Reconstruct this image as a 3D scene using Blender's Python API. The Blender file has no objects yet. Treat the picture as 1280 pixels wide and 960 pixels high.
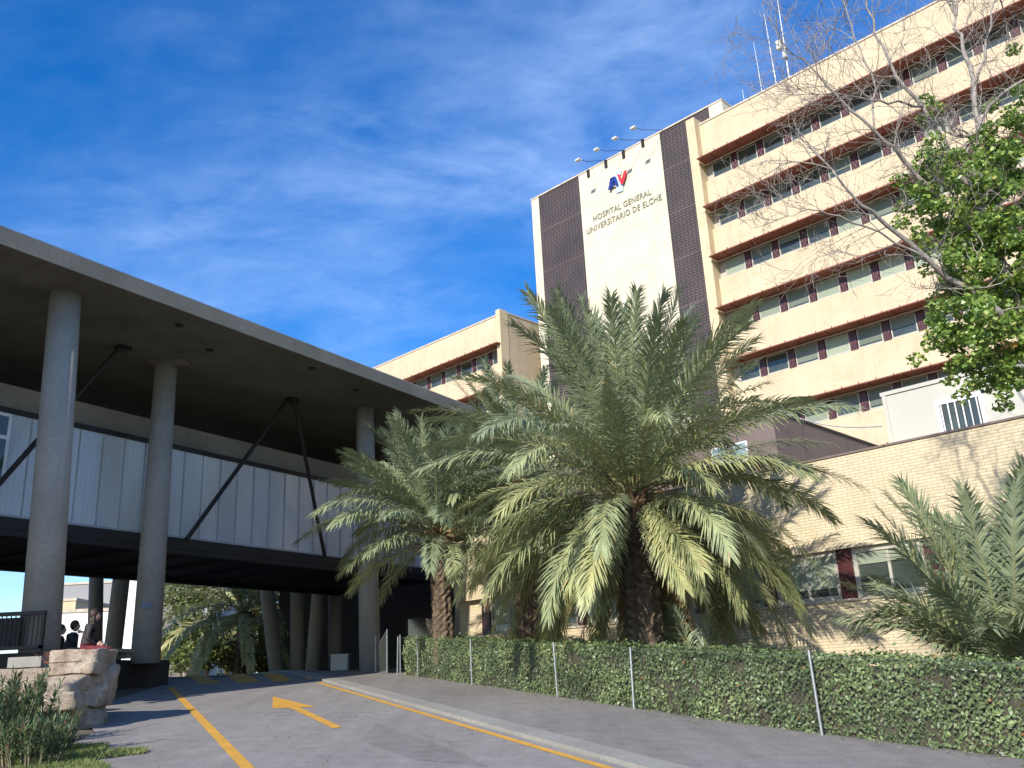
import bpy, math, random
import numpy as np
from mathutils import Vector, Matrix, noise
R_ = math.radians
scene = bpy.context.scene
COL = scene.collection

# ------------------------------------------------------------------ camera
FPX, PITCH, ROLL = 1133.0, R_(18.23), R_(-2.795)
cf = Vector((0, math.cos(PITCH), math.sin(PITCH)))
u0 = Vector((0, -math.sin(PITCH), math.cos(PITCH)))
r0 = Vector((1, 0, 0))
cR = r0 * math.cos(ROLL) + u0 * math.sin(ROLL)
cU = u0 * math.cos(ROLL) - r0 * math.sin(ROLL)
cam_d = bpy.data.cameras.new('camera'); cam = bpy.data.objects.new('camera', cam_d); COL.objects.link(cam)
cam_d.sensor_width = 36; cam_d.lens = FPX / 1280 * 36; cam_d.clip_end = 5000; cam_d.clip_start = 0.05
cam.matrix_world = Matrix(((cR.x, cU.x, -cf.x, 0), (cR.y, cU.y, -cf.y, 0), (cR.z, cU.z, -cf.z, 0), (0, 0, 0, 1)))
scene.camera = cam
def ray(x, y): return cf + cR * ((x - 640) / FPX) + cU * ((480 - y) / FPX)
def at(x, y, Y):
    d = ray(x, y); return d * (Y / d.y)
def atz(x, y, z):
    d = ray(x, y); return d * (z / d.z)

# ------------------------------------------------------------------ ground heights
SD = (-0.412, 0.911); G = 0.0786; S0 = 28.2
def gz(x, y):
    s = x * SD[0] + y * SD[1]
    s = max(-40, min(S0, s))
    return -1.6 + G * s
def atg(x, y):
    d = ray(x, y); n = Vector((-G * SD[0], -G * SD[1], 1))
    return d * (-1.6 * 1.0 / d.dot(n))

# ------------------------------------------------------------------ helpers
def tag(o, label=None, cat=None, group=None, kind=None):
    if label: o['label'] = label
    if cat: o['category'] = cat
    if group: o['group'] = group
    if kind: o['kind'] = kind
    return o
def empty(name, loc=(0, 0, 0), rz=0, **k):
    o = bpy.data.objects.new(name, None); COL.objects.link(o); o.location = loc; o.rotation_euler = (0, 0, rz)
    o.empty_display_size = 0.2
    return tag(o, **k)
def copy_tree(o, parent=None):
    c = o.copy(); COL.objects.link(c); c.parent = parent
    for ch in o.children: copy_tree(ch, c)
    return c

class MB:
    def __init__(s): s.v = []; s.f = []; s.m = []; s.t = []; s.tone = 0.0
    def add(s, vs, fs, mi=0):
        n = len(s.v); s.v += [tuple(v) for v in vs]; s.f += [tuple(i + n for i in f) for f in fs]; s.m += [mi] * len(fs)
        s.t += [s.tone] * len(vs)
        return s
    def box(s, x0, x1, y0, y1, z0, z1, mi=0):
        return s.add([(x0, y0, z0), (x1, y0, z0), (x1, y1, z0), (x0, y1, z0), (x0, y0, z1), (x1, y0, z1), (x1, y1, z1), (x0, y1, z1)],
                     [(3, 2, 1, 0), (4, 5, 6, 7), (0, 1, 5, 4), (1, 2, 6, 5), (2, 3, 7, 6), (3, 0, 4, 7)], mi)
    def bar(s, a, b, w, h, up=(0, 0, 1), mi=0):
        a = Vector(a); b = Vector(b); d = (b - a).normalized(); up = Vector(up)
        if abs(d.dot(up)) > .98: up = Vector((1, 0, 0))
        x = d.cross(up).normalized() * w / 2; y = x.cross(d).normalized() * h / 2
        vs = [a - x - y, a + x - y, a + x + y, a - x + y, b - x - y, b + x - y, b + x + y, b - x + y]
        return s.add(vs, [(0, 3, 2, 1), (4, 5, 6, 7), (0, 1, 5, 4), (1, 2, 6, 5), (2, 3, 7, 6), (3, 0, 4, 7)], mi)
    def tube(s, pts, rad, n=8, caps=True, mi=0):
        pts = [Vector(p) for p in pts]
        if not hasattr(rad, '__len__'): rad = [rad] * len(pts)
        vs = []; fs = []; px = None
        for i, p in enumerate(pts):
            d = (pts[min(i + 1, len(pts) - 1)] - pts[max(i - 1, 0)])
            if d.length < 1e-9: d = Vector((0, 0, 1))
            d.normalize()
            if px is None:
                a = Vector((0, 0, 1)) if abs(d.z) < .9 else Vector((1, 0, 0)); px = d.cross(a).normalized()
            else:
                px = (px - d * px.dot(d)).normalized()
            py = d.cross(px)
            for k in range(n):
                an = 2 * math.pi * k / n
                vs.append(p + (px * math.cos(an) + py * math.sin(an)) * rad[i])
        for i in range(len(pts) - 1):
            for k in range(n):
                a = i * n + k; b = i * n + (k + 1) % n
                fs.append((a, b, b + n, a + n))
        if caps:
            fs.append(tuple(range(n))[::-1]); fs.append(tuple(range((len(pts) - 1) * n, len(pts) * n)))
        return s.add(vs, fs, mi)
    def prism(s, poly, z0, z1, mi=0):
        n = len(poly)
        vs = [(p[0], p[1], z0) for p in poly] + [(p[0], p[1], z1) for p in poly]
        return s.add(vs, [tuple(range(n))[::-1], tuple(range(n, 2 * n))] + [(i, (i + 1) % n, (i + 1) % n + n, i + n) for i in range(n)], mi)
    def build(s, name, mat, parent=None, smooth=False, **k):
        me = bpy.data.meshes.new(name)
        me.from_pydata(s.v, [], s.f)
        mats = mat if isinstance(mat, (list, tuple)) else [mat]
        for m in mats: me.materials.append(m)
        if len(mats) > 1: me.polygons.foreach_set('material_index', s.m)
        if any(s.t):
            a = me.attributes.new('tone', 'FLOAT', 'POINT'); a.data.foreach_set('value', s.t)
        if smooth: me.polygons.foreach_set('use_smooth', [True] * len(s.f))
        me.update()
        o = bpy.data.objects.new(name, me); COL.objects.link(o)
        if parent: o.parent = parent
        return tag(o, **k)

# ------------------------------------------------------------------ materials
class NT:
    def __init__(s, name):
        s.m = bpy.data.materials.new(name); s.m.use_nodes = True; s.nt = s.m.node_tree; s.nt.nodes.clear()
        s.out = s.n('ShaderNodeOutputMaterial'); s.bs = s.n('ShaderNodeBsdfPrincipled'); s.l(s.bs.outputs[0], s.out.inputs[0])
    def n(s, t, **k):
        nd = s.nt.nodes.new(t)
        for a, b in k.items(): setattr(nd, a, b)
        return nd
    def l(s, a, b): s.nt.links.new(a, b)
    def set(s, **k):
        for a, b in k.items():
            s.bs.inputs[a.replace('_', ' ')].default_value = b
        return s
    def coords(s, which='Object', scale=(1, 1, 1)):
        t = s.n('ShaderNodeTexCoord'); mp = s.n('ShaderNodeMapping'); s.l(t.outputs[which], mp.inputs[0]); mp.inputs['Scale'].default_value = scale
        return mp.outputs[0]
    def noise(s, vec, scale, detail=4, rough=.55, dist=0):
        t = s.n('ShaderNodeTexNoise'); s.l(vec, t.inputs['Vector']); t.inputs['Scale'].default_value = scale
        t.inputs['Detail'].default_value = detail; t.inputs['Roughness'].default_value = rough; t.inputs['Distortion'].default_value = dist
        return t.outputs['Fac']
    def ramp(s, fac, stops):
        r = s.n('ShaderNodeValToRGB'); s.l(fac, r.inputs[0]); e = r.color_ramp.elements
        while len(e) < len(stops): e.new(.5)
        for i, (p, c) in enumerate(stops):
            e[i].position = p; e[i].color = (c[0], c[1], c[2], 1) if hasattr(c, '__len__') else (c, c, c, 1)
        return r.outputs[0]
    def mix(s, fac, a, b, mode='MIX'):
        m = s.n('ShaderNodeMix', data_type='RGBA', blend_type=mode)
        for inp, v in ((m.inputs[0], fac), (m.inputs[6], a), (m.inputs[7], b)):
            if hasattr(v, 'links') or hasattr(v, 'is_linked'): s.l(v, inp)
            elif hasattr(v, '__len__'): inp.default_value = (v[0], v[1], v[2], 1)
            else: inp.default_value = v
        return m.outputs[2]
    def math(s, op, a, b=None, c=None):
        m = s.n('ShaderNodeMath', operation=op)
        for i, v in enumerate((a, b, c)):
            if v is None: continue
            if hasattr(v, 'is_linked'): s.l(v, m.inputs[i])
            else: m.inputs[i].default_value = v
        return m.outputs[0]
    def bump(s, h, strength=.3, dist=.02):
        b = s.n('ShaderNodeBump'); s.l(h, b.inputs['Height']); b.inputs['Strength'].default_value = strength; b.inputs['Distance'].default_value = dist
        s.l(b.outputs[0], s.bs.inputs['Normal']); return s
    def color(s, c): s.l(c, s.bs.inputs['Base Color']); return s
    def sep(s, vec):
        x = s.n('ShaderNodeSeparateXYZ'); s.l(vec, x.inputs[0]); return x.outputs
    def comb(s, x, y, z=0.0):
        c = s.n('ShaderNodeCombineXYZ')
        for i, v in enumerate((x, y, z)):
            if hasattr(v, 'is_linked'): s.l(v, c.inputs[i])
            else: c.inputs[i].default_value = v
        return c.outputs[0]

def simple(name, c1, c2=None, scale=6, rough=.7, metal=0, bump=0, spec=.5, which='Object'):
    t = NT(name); c2 = c2 or tuple(x * .75 for x in c1)
    v = t.coords(which); f = t.noise(v, scale)
    t.color(t.mix(t.ramp(f, [(.35, 0), (.68, 1)]), c1, c2)); t.set(Roughness=rough, Metallic=metal)
    t.bs.inputs['Specular IOR Level'].default_value = spec
    if bump: t.bump(t.noise(v, scale * 6), bump)
    return t.m

def brick_mat(name, c1, c2, mort, bw, bh, ms, stain=0, rough=.8, big=(.85, 1.08)):
    t = NT(name); v = t.coords(); x, y, z = t.sep(v)
    uv = t.comb(t.math('ADD', x, y), z, 0.0)
    b = t.n('ShaderNodeTexBrick'); t.l(uv, b.inputs['Vector'])
    b.inputs['Scale'].default_value = 1; b.inputs['Brick Width'].default_value = bw; b.inputs['Row Height'].default_value = bh
    b.inputs['Mortar Size'].default_value = ms; b.inputs['Mortar Smooth'].default_value = .3; b.inputs['Bias'].default_value = 0
    for n_, c in (('Color1', c1), ('Color2', c2), ('Mortar', mort)): b.inputs[n_].default_value = (*c, 1)
    big_n = t.ramp(t.noise(v, .6, 6, .65), [(.3, big[0]), (.7, big[1])])
    col = t.mix(1, b.outputs['Color'], big_n, 'MULTIPLY')
    if stain:
        sx = t.comb(t.math('MULTIPLY', t.math('ADD', x, y), 1.6), t.math('MULTIPLY', z, .22), 3.0)
        st = t.ramp(t.noise(sx, 1.3, 6, .7), [(.46, 0), (.76, 1)])
        col = t.mix(t.math('MULTIPLY', st, stain), col, (.40, .28, .16))
    t.color(col); t.set(Roughness=rough)
    t.bump(t.math('SUBTRACT', 1.0, b.outputs['Fac']), .35, .01)
    return t.m

M = {}
M['brick'] = brick_mat('cream_brick', (.55, .455, .31), (.59, .49, .34), (.45, .36, .24), .5, .165, .010, stain=.36)
M['brick_white'] = brick_mat('pale_glazed_brick', (.66, .60, .46), (.62, .56, .43), (.50, .44, .32), .42, .14, .010, stain=.12)
M['brick_near'] = brick_mat('cream_facing_brick', (.56, .475, .32), (.62, .53, .37), (.40, .325, .21), .25, .068, .010, stain=.14, big=(.88, 1.1))
M['cream'] = simple('cream_render', (.58, .48, .32), (.50, .40, .25), 1.2, .85)
M['pier'] = brick_mat('dark_red_tile', (.060, .018, .020), (.078, .024, .026), (.10, .04, .04), .2, .2, .008, rough=.35)
M['awning'] = simple('red_brown_awning_metal', (.30, .115, .075), (.22, .08, .055), 1.5, .5)
M['awning_edge'] = simple('faded_red_edge', (.36, .15, .10), None, 2, .6)
def lattice():
    t = NT('brown_ceramic_lattice'); v = t.coords(); x, y, z = t.sep(v)
    u = t.math('ADD', x, y)
    b = t.n('ShaderNodeTexBrick'); t.l(t.comb(u, z, 0.0), b.inputs['Vector']); b.inputs['Scale'].default_value = 1
    b.inputs['Brick Width'].default_value = .30; b.inputs['Row Height'].default_value = .20; b.inputs['Mortar Size'].default_value = .03
    b.inputs['Color1'].default_value = (.026, .019, .017, 1); b.inputs['Color2'].default_value = (.036, .026, .023, 1); b.inputs['Mortar'].default_value = (.07, .052, .045, 1)
    dots = t.math('GREATER_THAN', t.math('FRACT', t.math('MULTIPLY', u, 3.333)), .55)
    rows = t.math('GREATER_THAN', t.math('FRACT', t.math('MULTIPLY', z, 5.0)), .6)
    col = t.mix(t.math('MULTIPLY', t.math('MULTIPLY', dots, rows), .35), b.outputs['Color'], (.18, .12, .10))
    jn = t.math('LESS_THAN', t.math('FRACT', t.math('DIVIDE', t.math('ADD', z, 1.2), 3.35)), .02)
    col = t.mix(t.math('MULTIPLY', jn, .6), col, (.15, .10, .09))
    big = t.ramp(t.noise(v, .5), [(.3, .8), (.7, 1.2)])
    t.color(t.mix(1, col, big, 'MULTIPLY')); t.set(Roughness=.45)
    return t.m
M['lattice'] = lattice()
M['coping'] = simple('pale_coping', (.55, .47, .38), None, 3, .8)
M['alu'] = simple('aluminium_frame', (.44, .42, .36), (.38, .36, .31), 4, .45)
M['glass_dark'] = simple('dark_window_glass', (.035, .045, .04), (.06, .075, .065), 1.2, .08, spec=.8)
def blind_mat(name, c):
    t = NT(name); v = t.coords(); x, y, z = t.sep(v)
    s_ = t.ramp(t.math('FRACT', t.math('MULTIPLY', z, 22.0)), [(.0, .72), (.2, 1), (1, 1)])
    oi = t.n('ShaderNodeObjectInfo')
    col = t.mix(1, (c[0], c[1], c[2]), s_, 'MULTIPLY')
    t.color(t.mix(1, col, t.ramp(oi.outputs['Random'], [(0, .72), (1, 1.12)]), 'MULTIPLY')); t.set(Roughness=.35)
    return t.m
M['blind'] = blind_mat('grey_green_roller_blind', (.15, .175, .135))
M['blind_pale'] = blind_mat('pale_green_roller_blind', (.29, .33, .245))
def concrete(name, c1, c2, board=0):
    t = NT(name); v = t.coords()
    f = t.noise(v, .7, 8, .65); g = t.noise(v, 14, 4)
    col = t.mix(t.ramp(f, [(.3, 0), (.7, 1)]), c1, c2)
    col = t.mix(1, col, t.ramp(g, [(.3, .88), (.7, 1.08)]), 'MULTIPLY')
    st = t.ramp(t.noise(t.coords('Object', (2.2, 2.2, .35)), 1.1, 6, .7), [(.55, 0), (.8, .45)])
    col = t.mix(st, col, tuple(k * .55 for k in c2))
    if board:
        x, y, z = t.sep(v)
        for a, b, w in ((.525, .851, .008), (-.851, .525, .008)):
            p = t.math('ADD', t.math('MULTIPLY', x, a), t.math('MULTIPLY', y, b))
            q = t.math('LESS_THAN', t.math('FRACT', t.math('DIVIDE', t.math('ADD', p, 50.3), board)), w)
            col = t.mix(t.math('MULTIPLY', q, .55), col, tuple(k * .45 for k in c2))
    t.color(col); t.set(Roughness=.85); t.bump(g, .15, .01)
    return t.m
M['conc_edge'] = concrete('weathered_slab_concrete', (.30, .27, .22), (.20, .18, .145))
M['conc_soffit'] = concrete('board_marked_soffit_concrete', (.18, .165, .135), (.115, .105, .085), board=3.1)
M['conc_col'] = concrete('column_concrete', (.36, .34, .31), (.27, .255, .23))
M['steel'] = simple('dark_steel', (.025, .022, .022), None, 5, .5, metal=.3)
def panels():
    t = NT('translucent_ribbed_cladding'); v = t.coords(); x, y, z = t.sep(v)
    f = t.noise(t.comb(t.math('MULTIPLY', x, .55), 0.0, t.math('MULTIPLY', z, .12)), 1.6, 3)
    col = t.mix(t.ramp(f, [(.3, 0), (.7, 1)]), (.46, .50, .54), (.68, .70, .71))  # bluish and pale patches paint the clouds' reflection into the cladding colour
    rib = t.ramp(t.math('FRACT', t.math('MULTIPLY', x, 8.0)), [(0, .9), (.5, 1), (1, .9)])
    t.color(t.mix(1, col, rib, 'MULTIPLY')); t.set(Roughness=.28)
    t.bs.inputs['Specular IOR Level'].default_value = .9
    return t.m
M['panel'] = panels()
M['panel_seam'] = simple('cladding_seam', (.42, .45, .48), None, 4, .5)
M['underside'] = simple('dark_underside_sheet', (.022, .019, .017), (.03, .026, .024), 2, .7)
def asphalt(name, c1, c2):
    t = NT(name); v = t.coords()
    big = t.noise(v, .35, 6, .6); fine = t.noise(v, 60, 3, .6); med = t.noise(v, 3.5, 5)
    col = t.mix(t.ramp(big, [(.3, 0), (.7, 1)]), c1, c2)
    col = t.mix(1, col, t.ramp(fine, [(.25, .62), (.75, 1.35)]), 'MULTIPLY')
    col = t.mix(1, col, t.ramp(med, [(.3, .88), (.7, 1.08)]), 'MULTIPLY')
    # long tyre-worn streaks and a few thin cracks
    sx = t.n('ShaderNodeMapping'); t.l(v, sx.inputs[0]); sx.inputs['Rotation'].default_value = (0, 0, R_(24.3)); sx.inputs['Scale'].default_value = (2.2, .12, 1)
    st = t.ramp(t.noise(sx.outputs[0], 1.0, 5, .6), [(.4, 1), (.75, .82)])
    col = t.mix(1, col, st, 'MULTIPLY')
    vo = t.n('ShaderNodeTexVoronoi', feature='DISTANCE_TO_EDGE'); vo.inputs['Scale'].default_value = .28
    wv = t.n('ShaderNodeVectorMath', operation='ADD'); nz = t.n('ShaderNodeTexNoise'); nz.inputs['Scale'].default_value = 1.4; t.l(v, nz.inputs['Vector'])
    t.l(v, wv.inputs[0]); t.l(nz.outputs['Color'], wv.inputs[1]); t.l(wv.outputs[0], vo.inputs['Vector'])
    ck = t.math('MULTIPLY', t.math('LESS_THAN', vo.outputs['Distance'], .0022), t.ramp(t.noise(v, .5), [(.5, 0), (.6, .6)]))
    col = t.mix(ck, col, (.02, .02, .02))
    sp = t.ramp(t.noise(v, 38, 2, .5), [(.76, 0), (.8, .5)])
    col = t.mix(sp, col, (.35, .34, .32))
    os_ = t.ramp(t.noise(v, 1.1, 5, .7, 1.2), [(.58, 1), (.74, .72)])
    col = t.mix(1, col, os_, 'MULTIPLY')
    lt_ = t.ramp(t.noise(v, 5.5, 7, .75), [(.60, 0), (.72, .35)])
    col = t.mix(lt_, col, (.36, .35, .33))
    t.color(col); t.set(Roughness=.95); t.bs.inputs['Specular IOR Level'].default_value = .15; t.bump(fine, .5, .006)
    return t.m
M['asphalt'] = asphalt('road_asphalt', (.285, .268, .255), (.25, .236, .226))
M['asphalt2'] = asphalt('pavement_asphalt', (.25, .234, .224), (.21, .197, .19))
M['ground'] = simple('dry_ground', (.14, .115, .08), (.09, .08, .05), 1.5, .95, bump=.4)
M['kerb'] = concrete('kerb_concrete', (.31, .30, .275), (.225, .22, .20))
def paint():
    t = NT('worn_yellow_road_paint'); v = t.coords()
    f = t.ramp(t.noise(v, 22, 6, .7), [(.36, 1), (.44, 0)])
    g = t.ramp(t.noise(v, 2.5, 4), [(.3, .86), (.7, 1.05)])
    c = t.mix(1, (.62, .33, .045), g, 'MULTIPLY')
    t.color(t.mix(t.math('MULTIPLY', f, .55), c, (.14, .13, .12))); t.set(Roughness=.75)
    return t.m
M['yellow'] = paint()
def leafmat(name, stops, rough=.45, trans=.25, tone=True, nscale=2.0):
    t = NT(name)
    if tone:
        a = t.n('ShaderNodeAttribute'); a.attribute_name = 'tone'; f = a.outputs['Fac']
    else:
        f = t.noise(t.coords(), nscale)
    c = t.ramp(f, stops)
    c = t.mix(1, c, t.ramp(t.noise(t.coords(), 5), [(.3, .8), (.7, 1.2)]), 'MULTIPLY')
    t.color(c); t.set(Roughness=rough)
    tr = t.n('ShaderNodeBsdfTranslucent'); t.l(c, tr.inputs[0]); mx = t.n('ShaderNodeMixShader'); mx.inputs[0].default_value = trans
    t.l(t.bs.outputs[0], mx.inputs[1]); t.l(tr.outputs[0], mx.inputs[2]); t.l(mx.outputs[0], t.out.inputs[0])
    return t.m
M['palm'] = leafmat('date_palm_leaflets', [(0.0, (.16, .205, .145)), (.35, (.25, .30, .17)), (.65, (.37, .40, .19)), (.85, (.46, .43, .20)), (1, (.42, .30, .15))], .40, .14)
M['rachis'] = simple('palm_midrib', (.24, .26, .11), (.28, .24, .12), 3, .5)
M['dead'] = simple('dry_leaf_bases', (.36, .22, .12), (.20, .12, .07), 5, .9)
M['trunk_palm'] = simple('rough_palm_trunk', (.17, .125, .085), (.07, .05, .035), 9, .95, bump=.8)
M['fruit'] = simple('orange_date_stalks', (.62, .20, .03), None, 8, .6)
M['hedge'] = leafmat('hedge_leaves', [(0, (.05, .075, .03)), (.4, (.13, .185, .075)), (.75, (.24, .32, .13)), (.93, (.38, .43, .19)), (1, (.40, .2, .06))], .42, .15)
M['hedge_in'] = simple('hedge_twigs', (.085, .07, .045), (.03, .032, .018), 8, .95)
M['oleander'] = leafmat('oleander_leaves', [(0, (.04, .075, .035)), (.5, (.09, .14, .06)), (.9, (.17, .22, .10)), (1, (.30, .13, .08))], .45, .15)
M['ivy'] = leafmat('broad_tree_leaves', [(0, (.06, .12, .022)), (.5, (.15, .25, .05)), (.85, (.30, .42, .09)), (.96, (.42, .44, .13)), (1, (.45, .15, .05))], .35, .3)
M['shrub'] = leafmat('shrub_leaves', [(0, (.05, .07, .02)), (.6, (.13, .17, .045)), (1, (.22, .25, .07))], .5, .2)
M['bark'] = simple('pale_grey_bark', (.36, .32, .285), (.20, .175, .155), 14, .9, bump=.5)
M['oleander_stem'] = simple('oleander_stems', (.12, .13, .06), (.16, .13, .08), 8, .8)
M['grass'] = leafmat('grass_blades', [(0, (.10, .15, .04)), (.6, (.22, .27, .08)), (1, (.36, .36, .17))], .6, .3)
def rockmat():
    t = NT('weathered_limestone_lit_top'); v = t.coords()
    f = t.noise(v, 1.6, 8, .65, .5); g = t.noise(v, 9, 8, .7)
    col = t.ramp(f, [(.22, (.22, .15, .10)), (.42, (.38, .29, .21)), (.58, (.52, .43, .34)), (.75, (.66, .60, .53))])
    ge = t.n('ShaderNodeNewGeometry'); nz = t.sep(ge.outputs['Normal'])[2]
    top = t.ramp(nz, [(.55, 0), (.9, .7)])
    col = t.mix(top, col, (.62, .50, .36))  # sunlit tan painted on upward faces, side colours kept dark as painted shade
    col = t.mix(1, col, t.ramp(g, [(.3, .6), (.7, 1.15)]), 'MULTIPLY')
    t.color(col); t.set(Roughness=.95); t.bump(g, 1.0, .09)
    return t.m
M['rock'] = rockmat()
M['galv'] = simple('galvanised_steel', (.42, .44, .46), (.30, .32, .34), 12, .4, metal=.7)
M['wire'] = simple('wire_mesh', (.20, .23, .20), None, 9, .5, metal=.5)
M['white_paint'] = simple('white_painted_sheet', (.47, .46, .40), (.43, .42, .37), .9, .5)
M['white_frame'] = simple('white_window_bars', (.82, .82, .84), None, 3, .4)
M['white_wall'] = simple('white_render', (.80, .80, .76), (.72, .72, .68), .3, .9)
M['grey_wall'] = simple('light_grey_cladding', (.30, .30, .31), (.26, .26, .27), .2, .8)
def brownm():
    t = NT('brown_profiled_cladding'); v = t.coords(); x, y, z = t.sep(v)
    st = t.math('LESS_THAN', t.math('FRACT', t.math('DIVIDE', t.math('ADD', t.math('ADD', x, y), 40.0), 3.2)), .012)
    c = t.mix(t.ramp(t.noise(v, .8), [(.3, 0), (.7, 1)]), (.13, .095, .085), (.16, .12, .105))
    t.color(t.mix(st, c, (.05, .035, .03))); t.set(Roughness=.6)
    return t.m
M['brown'] = brownm()
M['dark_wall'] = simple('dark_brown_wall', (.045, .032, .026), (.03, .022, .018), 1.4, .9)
M['blue_glass'] = simple('pale_blue_glass', (.30, .42, .46), (.22, .32, .38), 1.0, .1)
M['skin'] = simple('skin', (.55, .34, .25), None, 8, .55)
M['hair'] = simple('brown_hair', (.022, .012, .007), (.035, .018, .010), 20, .6)
M['black_cloth'] = simple('black_jacket', (.022, .02, .022), (.035, .03, .032), 9, .75)
M['maroon'] = simple('maroon_cloth', (.17, .022, .035), (.12, .015, .025), 9, .85)
M['rust_cloth'] = simple('rust_cloth', (.22, .07, .04), None, 9, .85)
M['letter'] = simple('bronze_grey_letters', (.27, .27, .21), None, 5, .5)
M['logo_blue'] = simple('blue_emblem', (.012, .035, .24), None, 5, .4)
M['logo_red'] = simple('red_emblem', (.62, .03, .035), None, 5, .4)
M['logo_pale'] = simple('pale_blue_emblem', (.48, .62, .80), None, 5, .4)
M['logo_side'] = simple('emblem_return', (.7, .68, .6), None, 5, .5)
M['blue_sign'] = simple('small_blue_sign', (.15, .19, .30), None, 5, .5)
M['bulb'] = simple('lamp_head', (.6, .62, .6), None, 5, .4)

# ------------------------------------------------------------------ world and sun
SUN_EL = R_(30); sd = Vector((-.47, -.883, 0)).normalized()
w = bpy.data.worlds.new('World'); scene.world = w; w.use_nodes = True; nt = w.node_tree; nt.nodes.clear()
out = nt.nodes.new('ShaderNodeOutputWorld'); bg = nt.nodes.new('ShaderNodeBackground'); nt.links.new(bg.outputs[0], out.inputs[0])
sky = nt.nodes.new('ShaderNodeTexSky'); sky.sky_type = 'NISHITA'; sky.sun_disc = False; sky.sun_elevation = SUN_EL
sky.sun_rotation = math.atan2(sd.x, sd.y) % (2 * math.pi); sky.altitude = 0; sky.air_density = 1.0; sky.dust_density = .3; sky.ozone_density = 3.0
hs = nt.nodes.new('ShaderNodeHueSaturation'); hs.inputs['Saturation'].default_value = 1.40; hs.inputs['Value'].default_value = 1.14; hs.inputs['Hue'].default_value = .511
nt.links.new(sky.outputs[0], hs.inputs['Color'])
tc = nt.nodes.new('ShaderNodeTexCoord'); sp = nt.nodes.new('ShaderNodeSeparateXYZ'); nt.links.new(tc.outputs['Generated'], sp.inputs[0])
def wm(op, a, b=None):
    m = nt.nodes.new('ShaderNodeMath'); m.operation = op
    for i, v in enumerate((a, b)):
        if v is None: continue
        if hasattr(v, 'is_linked'): nt.links.new(v, m.inputs[i])
        else: m.inputs[i].default_value = v
    return m.outputs[0]
zz = wm('ADD', wm('MAXIMUM', sp.outputs[2], 0.0), .25)
cb = nt.nodes.new('ShaderNodeCombineXYZ'); nt.links.new(wm('DIVIDE', sp.outputs[0], zz), cb.inputs[0]); nt.links.new(wm('DIVIDE', sp.outputs[1], zz), cb.inputs[1])
def wnoise(rot, sc, scale, detail, rough, dist=0, loc=(0, 0, 0)):
    mp = nt.nodes.new('ShaderNodeMapping'); nt.links.new(cb.outputs[0], mp.inputs[0]); mp.inputs['Rotation'].default_value = (0, 0, rot); mp.inputs['Scale'].default_value = sc
    mp.inputs['Location'].default_value = loc
    n = nt.nodes.new('ShaderNodeTexNoise'); nt.links.new(mp.outputs[0], n.inputs['Vector']); n.inputs['Scale'].default_value = scale
    n.inputs['Detail'].default_value = detail; n.inputs['Roughness'].default_value = rough; n.inputs['Distortion'].default_value = dist
    return n.outputs['Fac']
def wramp(f, stops):
    r = nt.nodes.new('ShaderNodeValToRGB'); nt.links.new(f, r.inputs[0]); e = r.color_ramp.elements
    for i, (p, c) in enumerate(stops): e[i].position = p; e[i].color = (c, c, c, 1)
    return r.outputs[0]
c1 = wramp(wnoise(R_(20), (1.0, 1.8, 1), 1.3, 6, .55, .5, (3.1, 1.7, 0)), [(.38, 0), (.64, 1)])
c2 = wramp(wnoise(R_(-35), (1.5, 2.6, 1), 2.4, 9, .64, .35), [(.34, .12), (.70, 1)])
cl = wm('MULTIPLY', wm('MULTIPLY', c1, c2), .40)
mx = nt.nodes.new('ShaderNodeMix'); mx.data_type = 'RGBA'; nt.links.new(cl, mx.inputs[0]); nt.links.new(hs.outputs[0], mx.inputs[6])
mx.inputs[7].default_value = (4.2, 5.6, 8.0, 1)
nt.links.new(mx.outputs[2], bg.inputs[0]); bg.inputs[1].default_value = .125
sl = bpy.data.lights.new('sun', 'SUN'); sl.energy = 4.3; sl.angle = R_(.5); sl.color = (1, .93, .82)
so = bpy.data.objects.new('sun', sl); COL.objects.link(so)
sdir = Vector((sd.x * math.cos(SUN_EL), sd.y * math.cos(SUN_EL), math.sin(SUN_EL)))
so.rotation_euler = sdir.to_track_quat('Z', 'Y').to_euler()
vs = scene.view_settings; vs.view_transform = 'Standard'; vs.look = 'None'; vs.gamma = 1; vs.exposure = 0.62

# ------------------------------------------------------------------ ground, road, pavement
def sheet(name, left, right, mat, dz, kind='structure', n=40, thick=0, parent=None, **k):
    """strip between two polylines of equal length, following the ramp"""
    mb = MB(); 
    def sub(pl):
        o = []
        for a, b in zip(pl[:-1], pl[1:]):
            for i in range(n): o.append((a[0] + (b[0] - a[0]) * i / n, a[1] + (b[1] - a[1]) * i / n))
        o.append(pl[-1]); return o
    L, Rr = sub(left), sub(right); m = len(L)
    vsx = [(p[0], p[1], gz(*p) + dz) for p in L] + [(p[0], p[1], gz(*p) + dz) for p in Rr]
    fs = [(i, i + m, i + m + 1, i + 1) for i in range(m - 1)]
    if thick:
        vsx += [(p[0], p[1], gz(*p) + dz - thick) for p in L] + [(p[0], p[1], gz(*p) + dz - thick) for p in Rr]
        fs += [(i, i + 1, i + 1 + 2 * m, i + 2 * m) for i in range(m - 1)] + [(i + m, i + 3 * m, i + 1 + 3 * m, i + 1 + m) for i in range(m - 1)]
        fs += [(0, 2 * m, 3 * m, m), (m - 1, 2 * m - 1, 4 * m - 1, 3 * m - 1)]
    mb.add(vsx, fs)
    return mb.build(name, mat, parent, kind=kind, **k)
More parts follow.
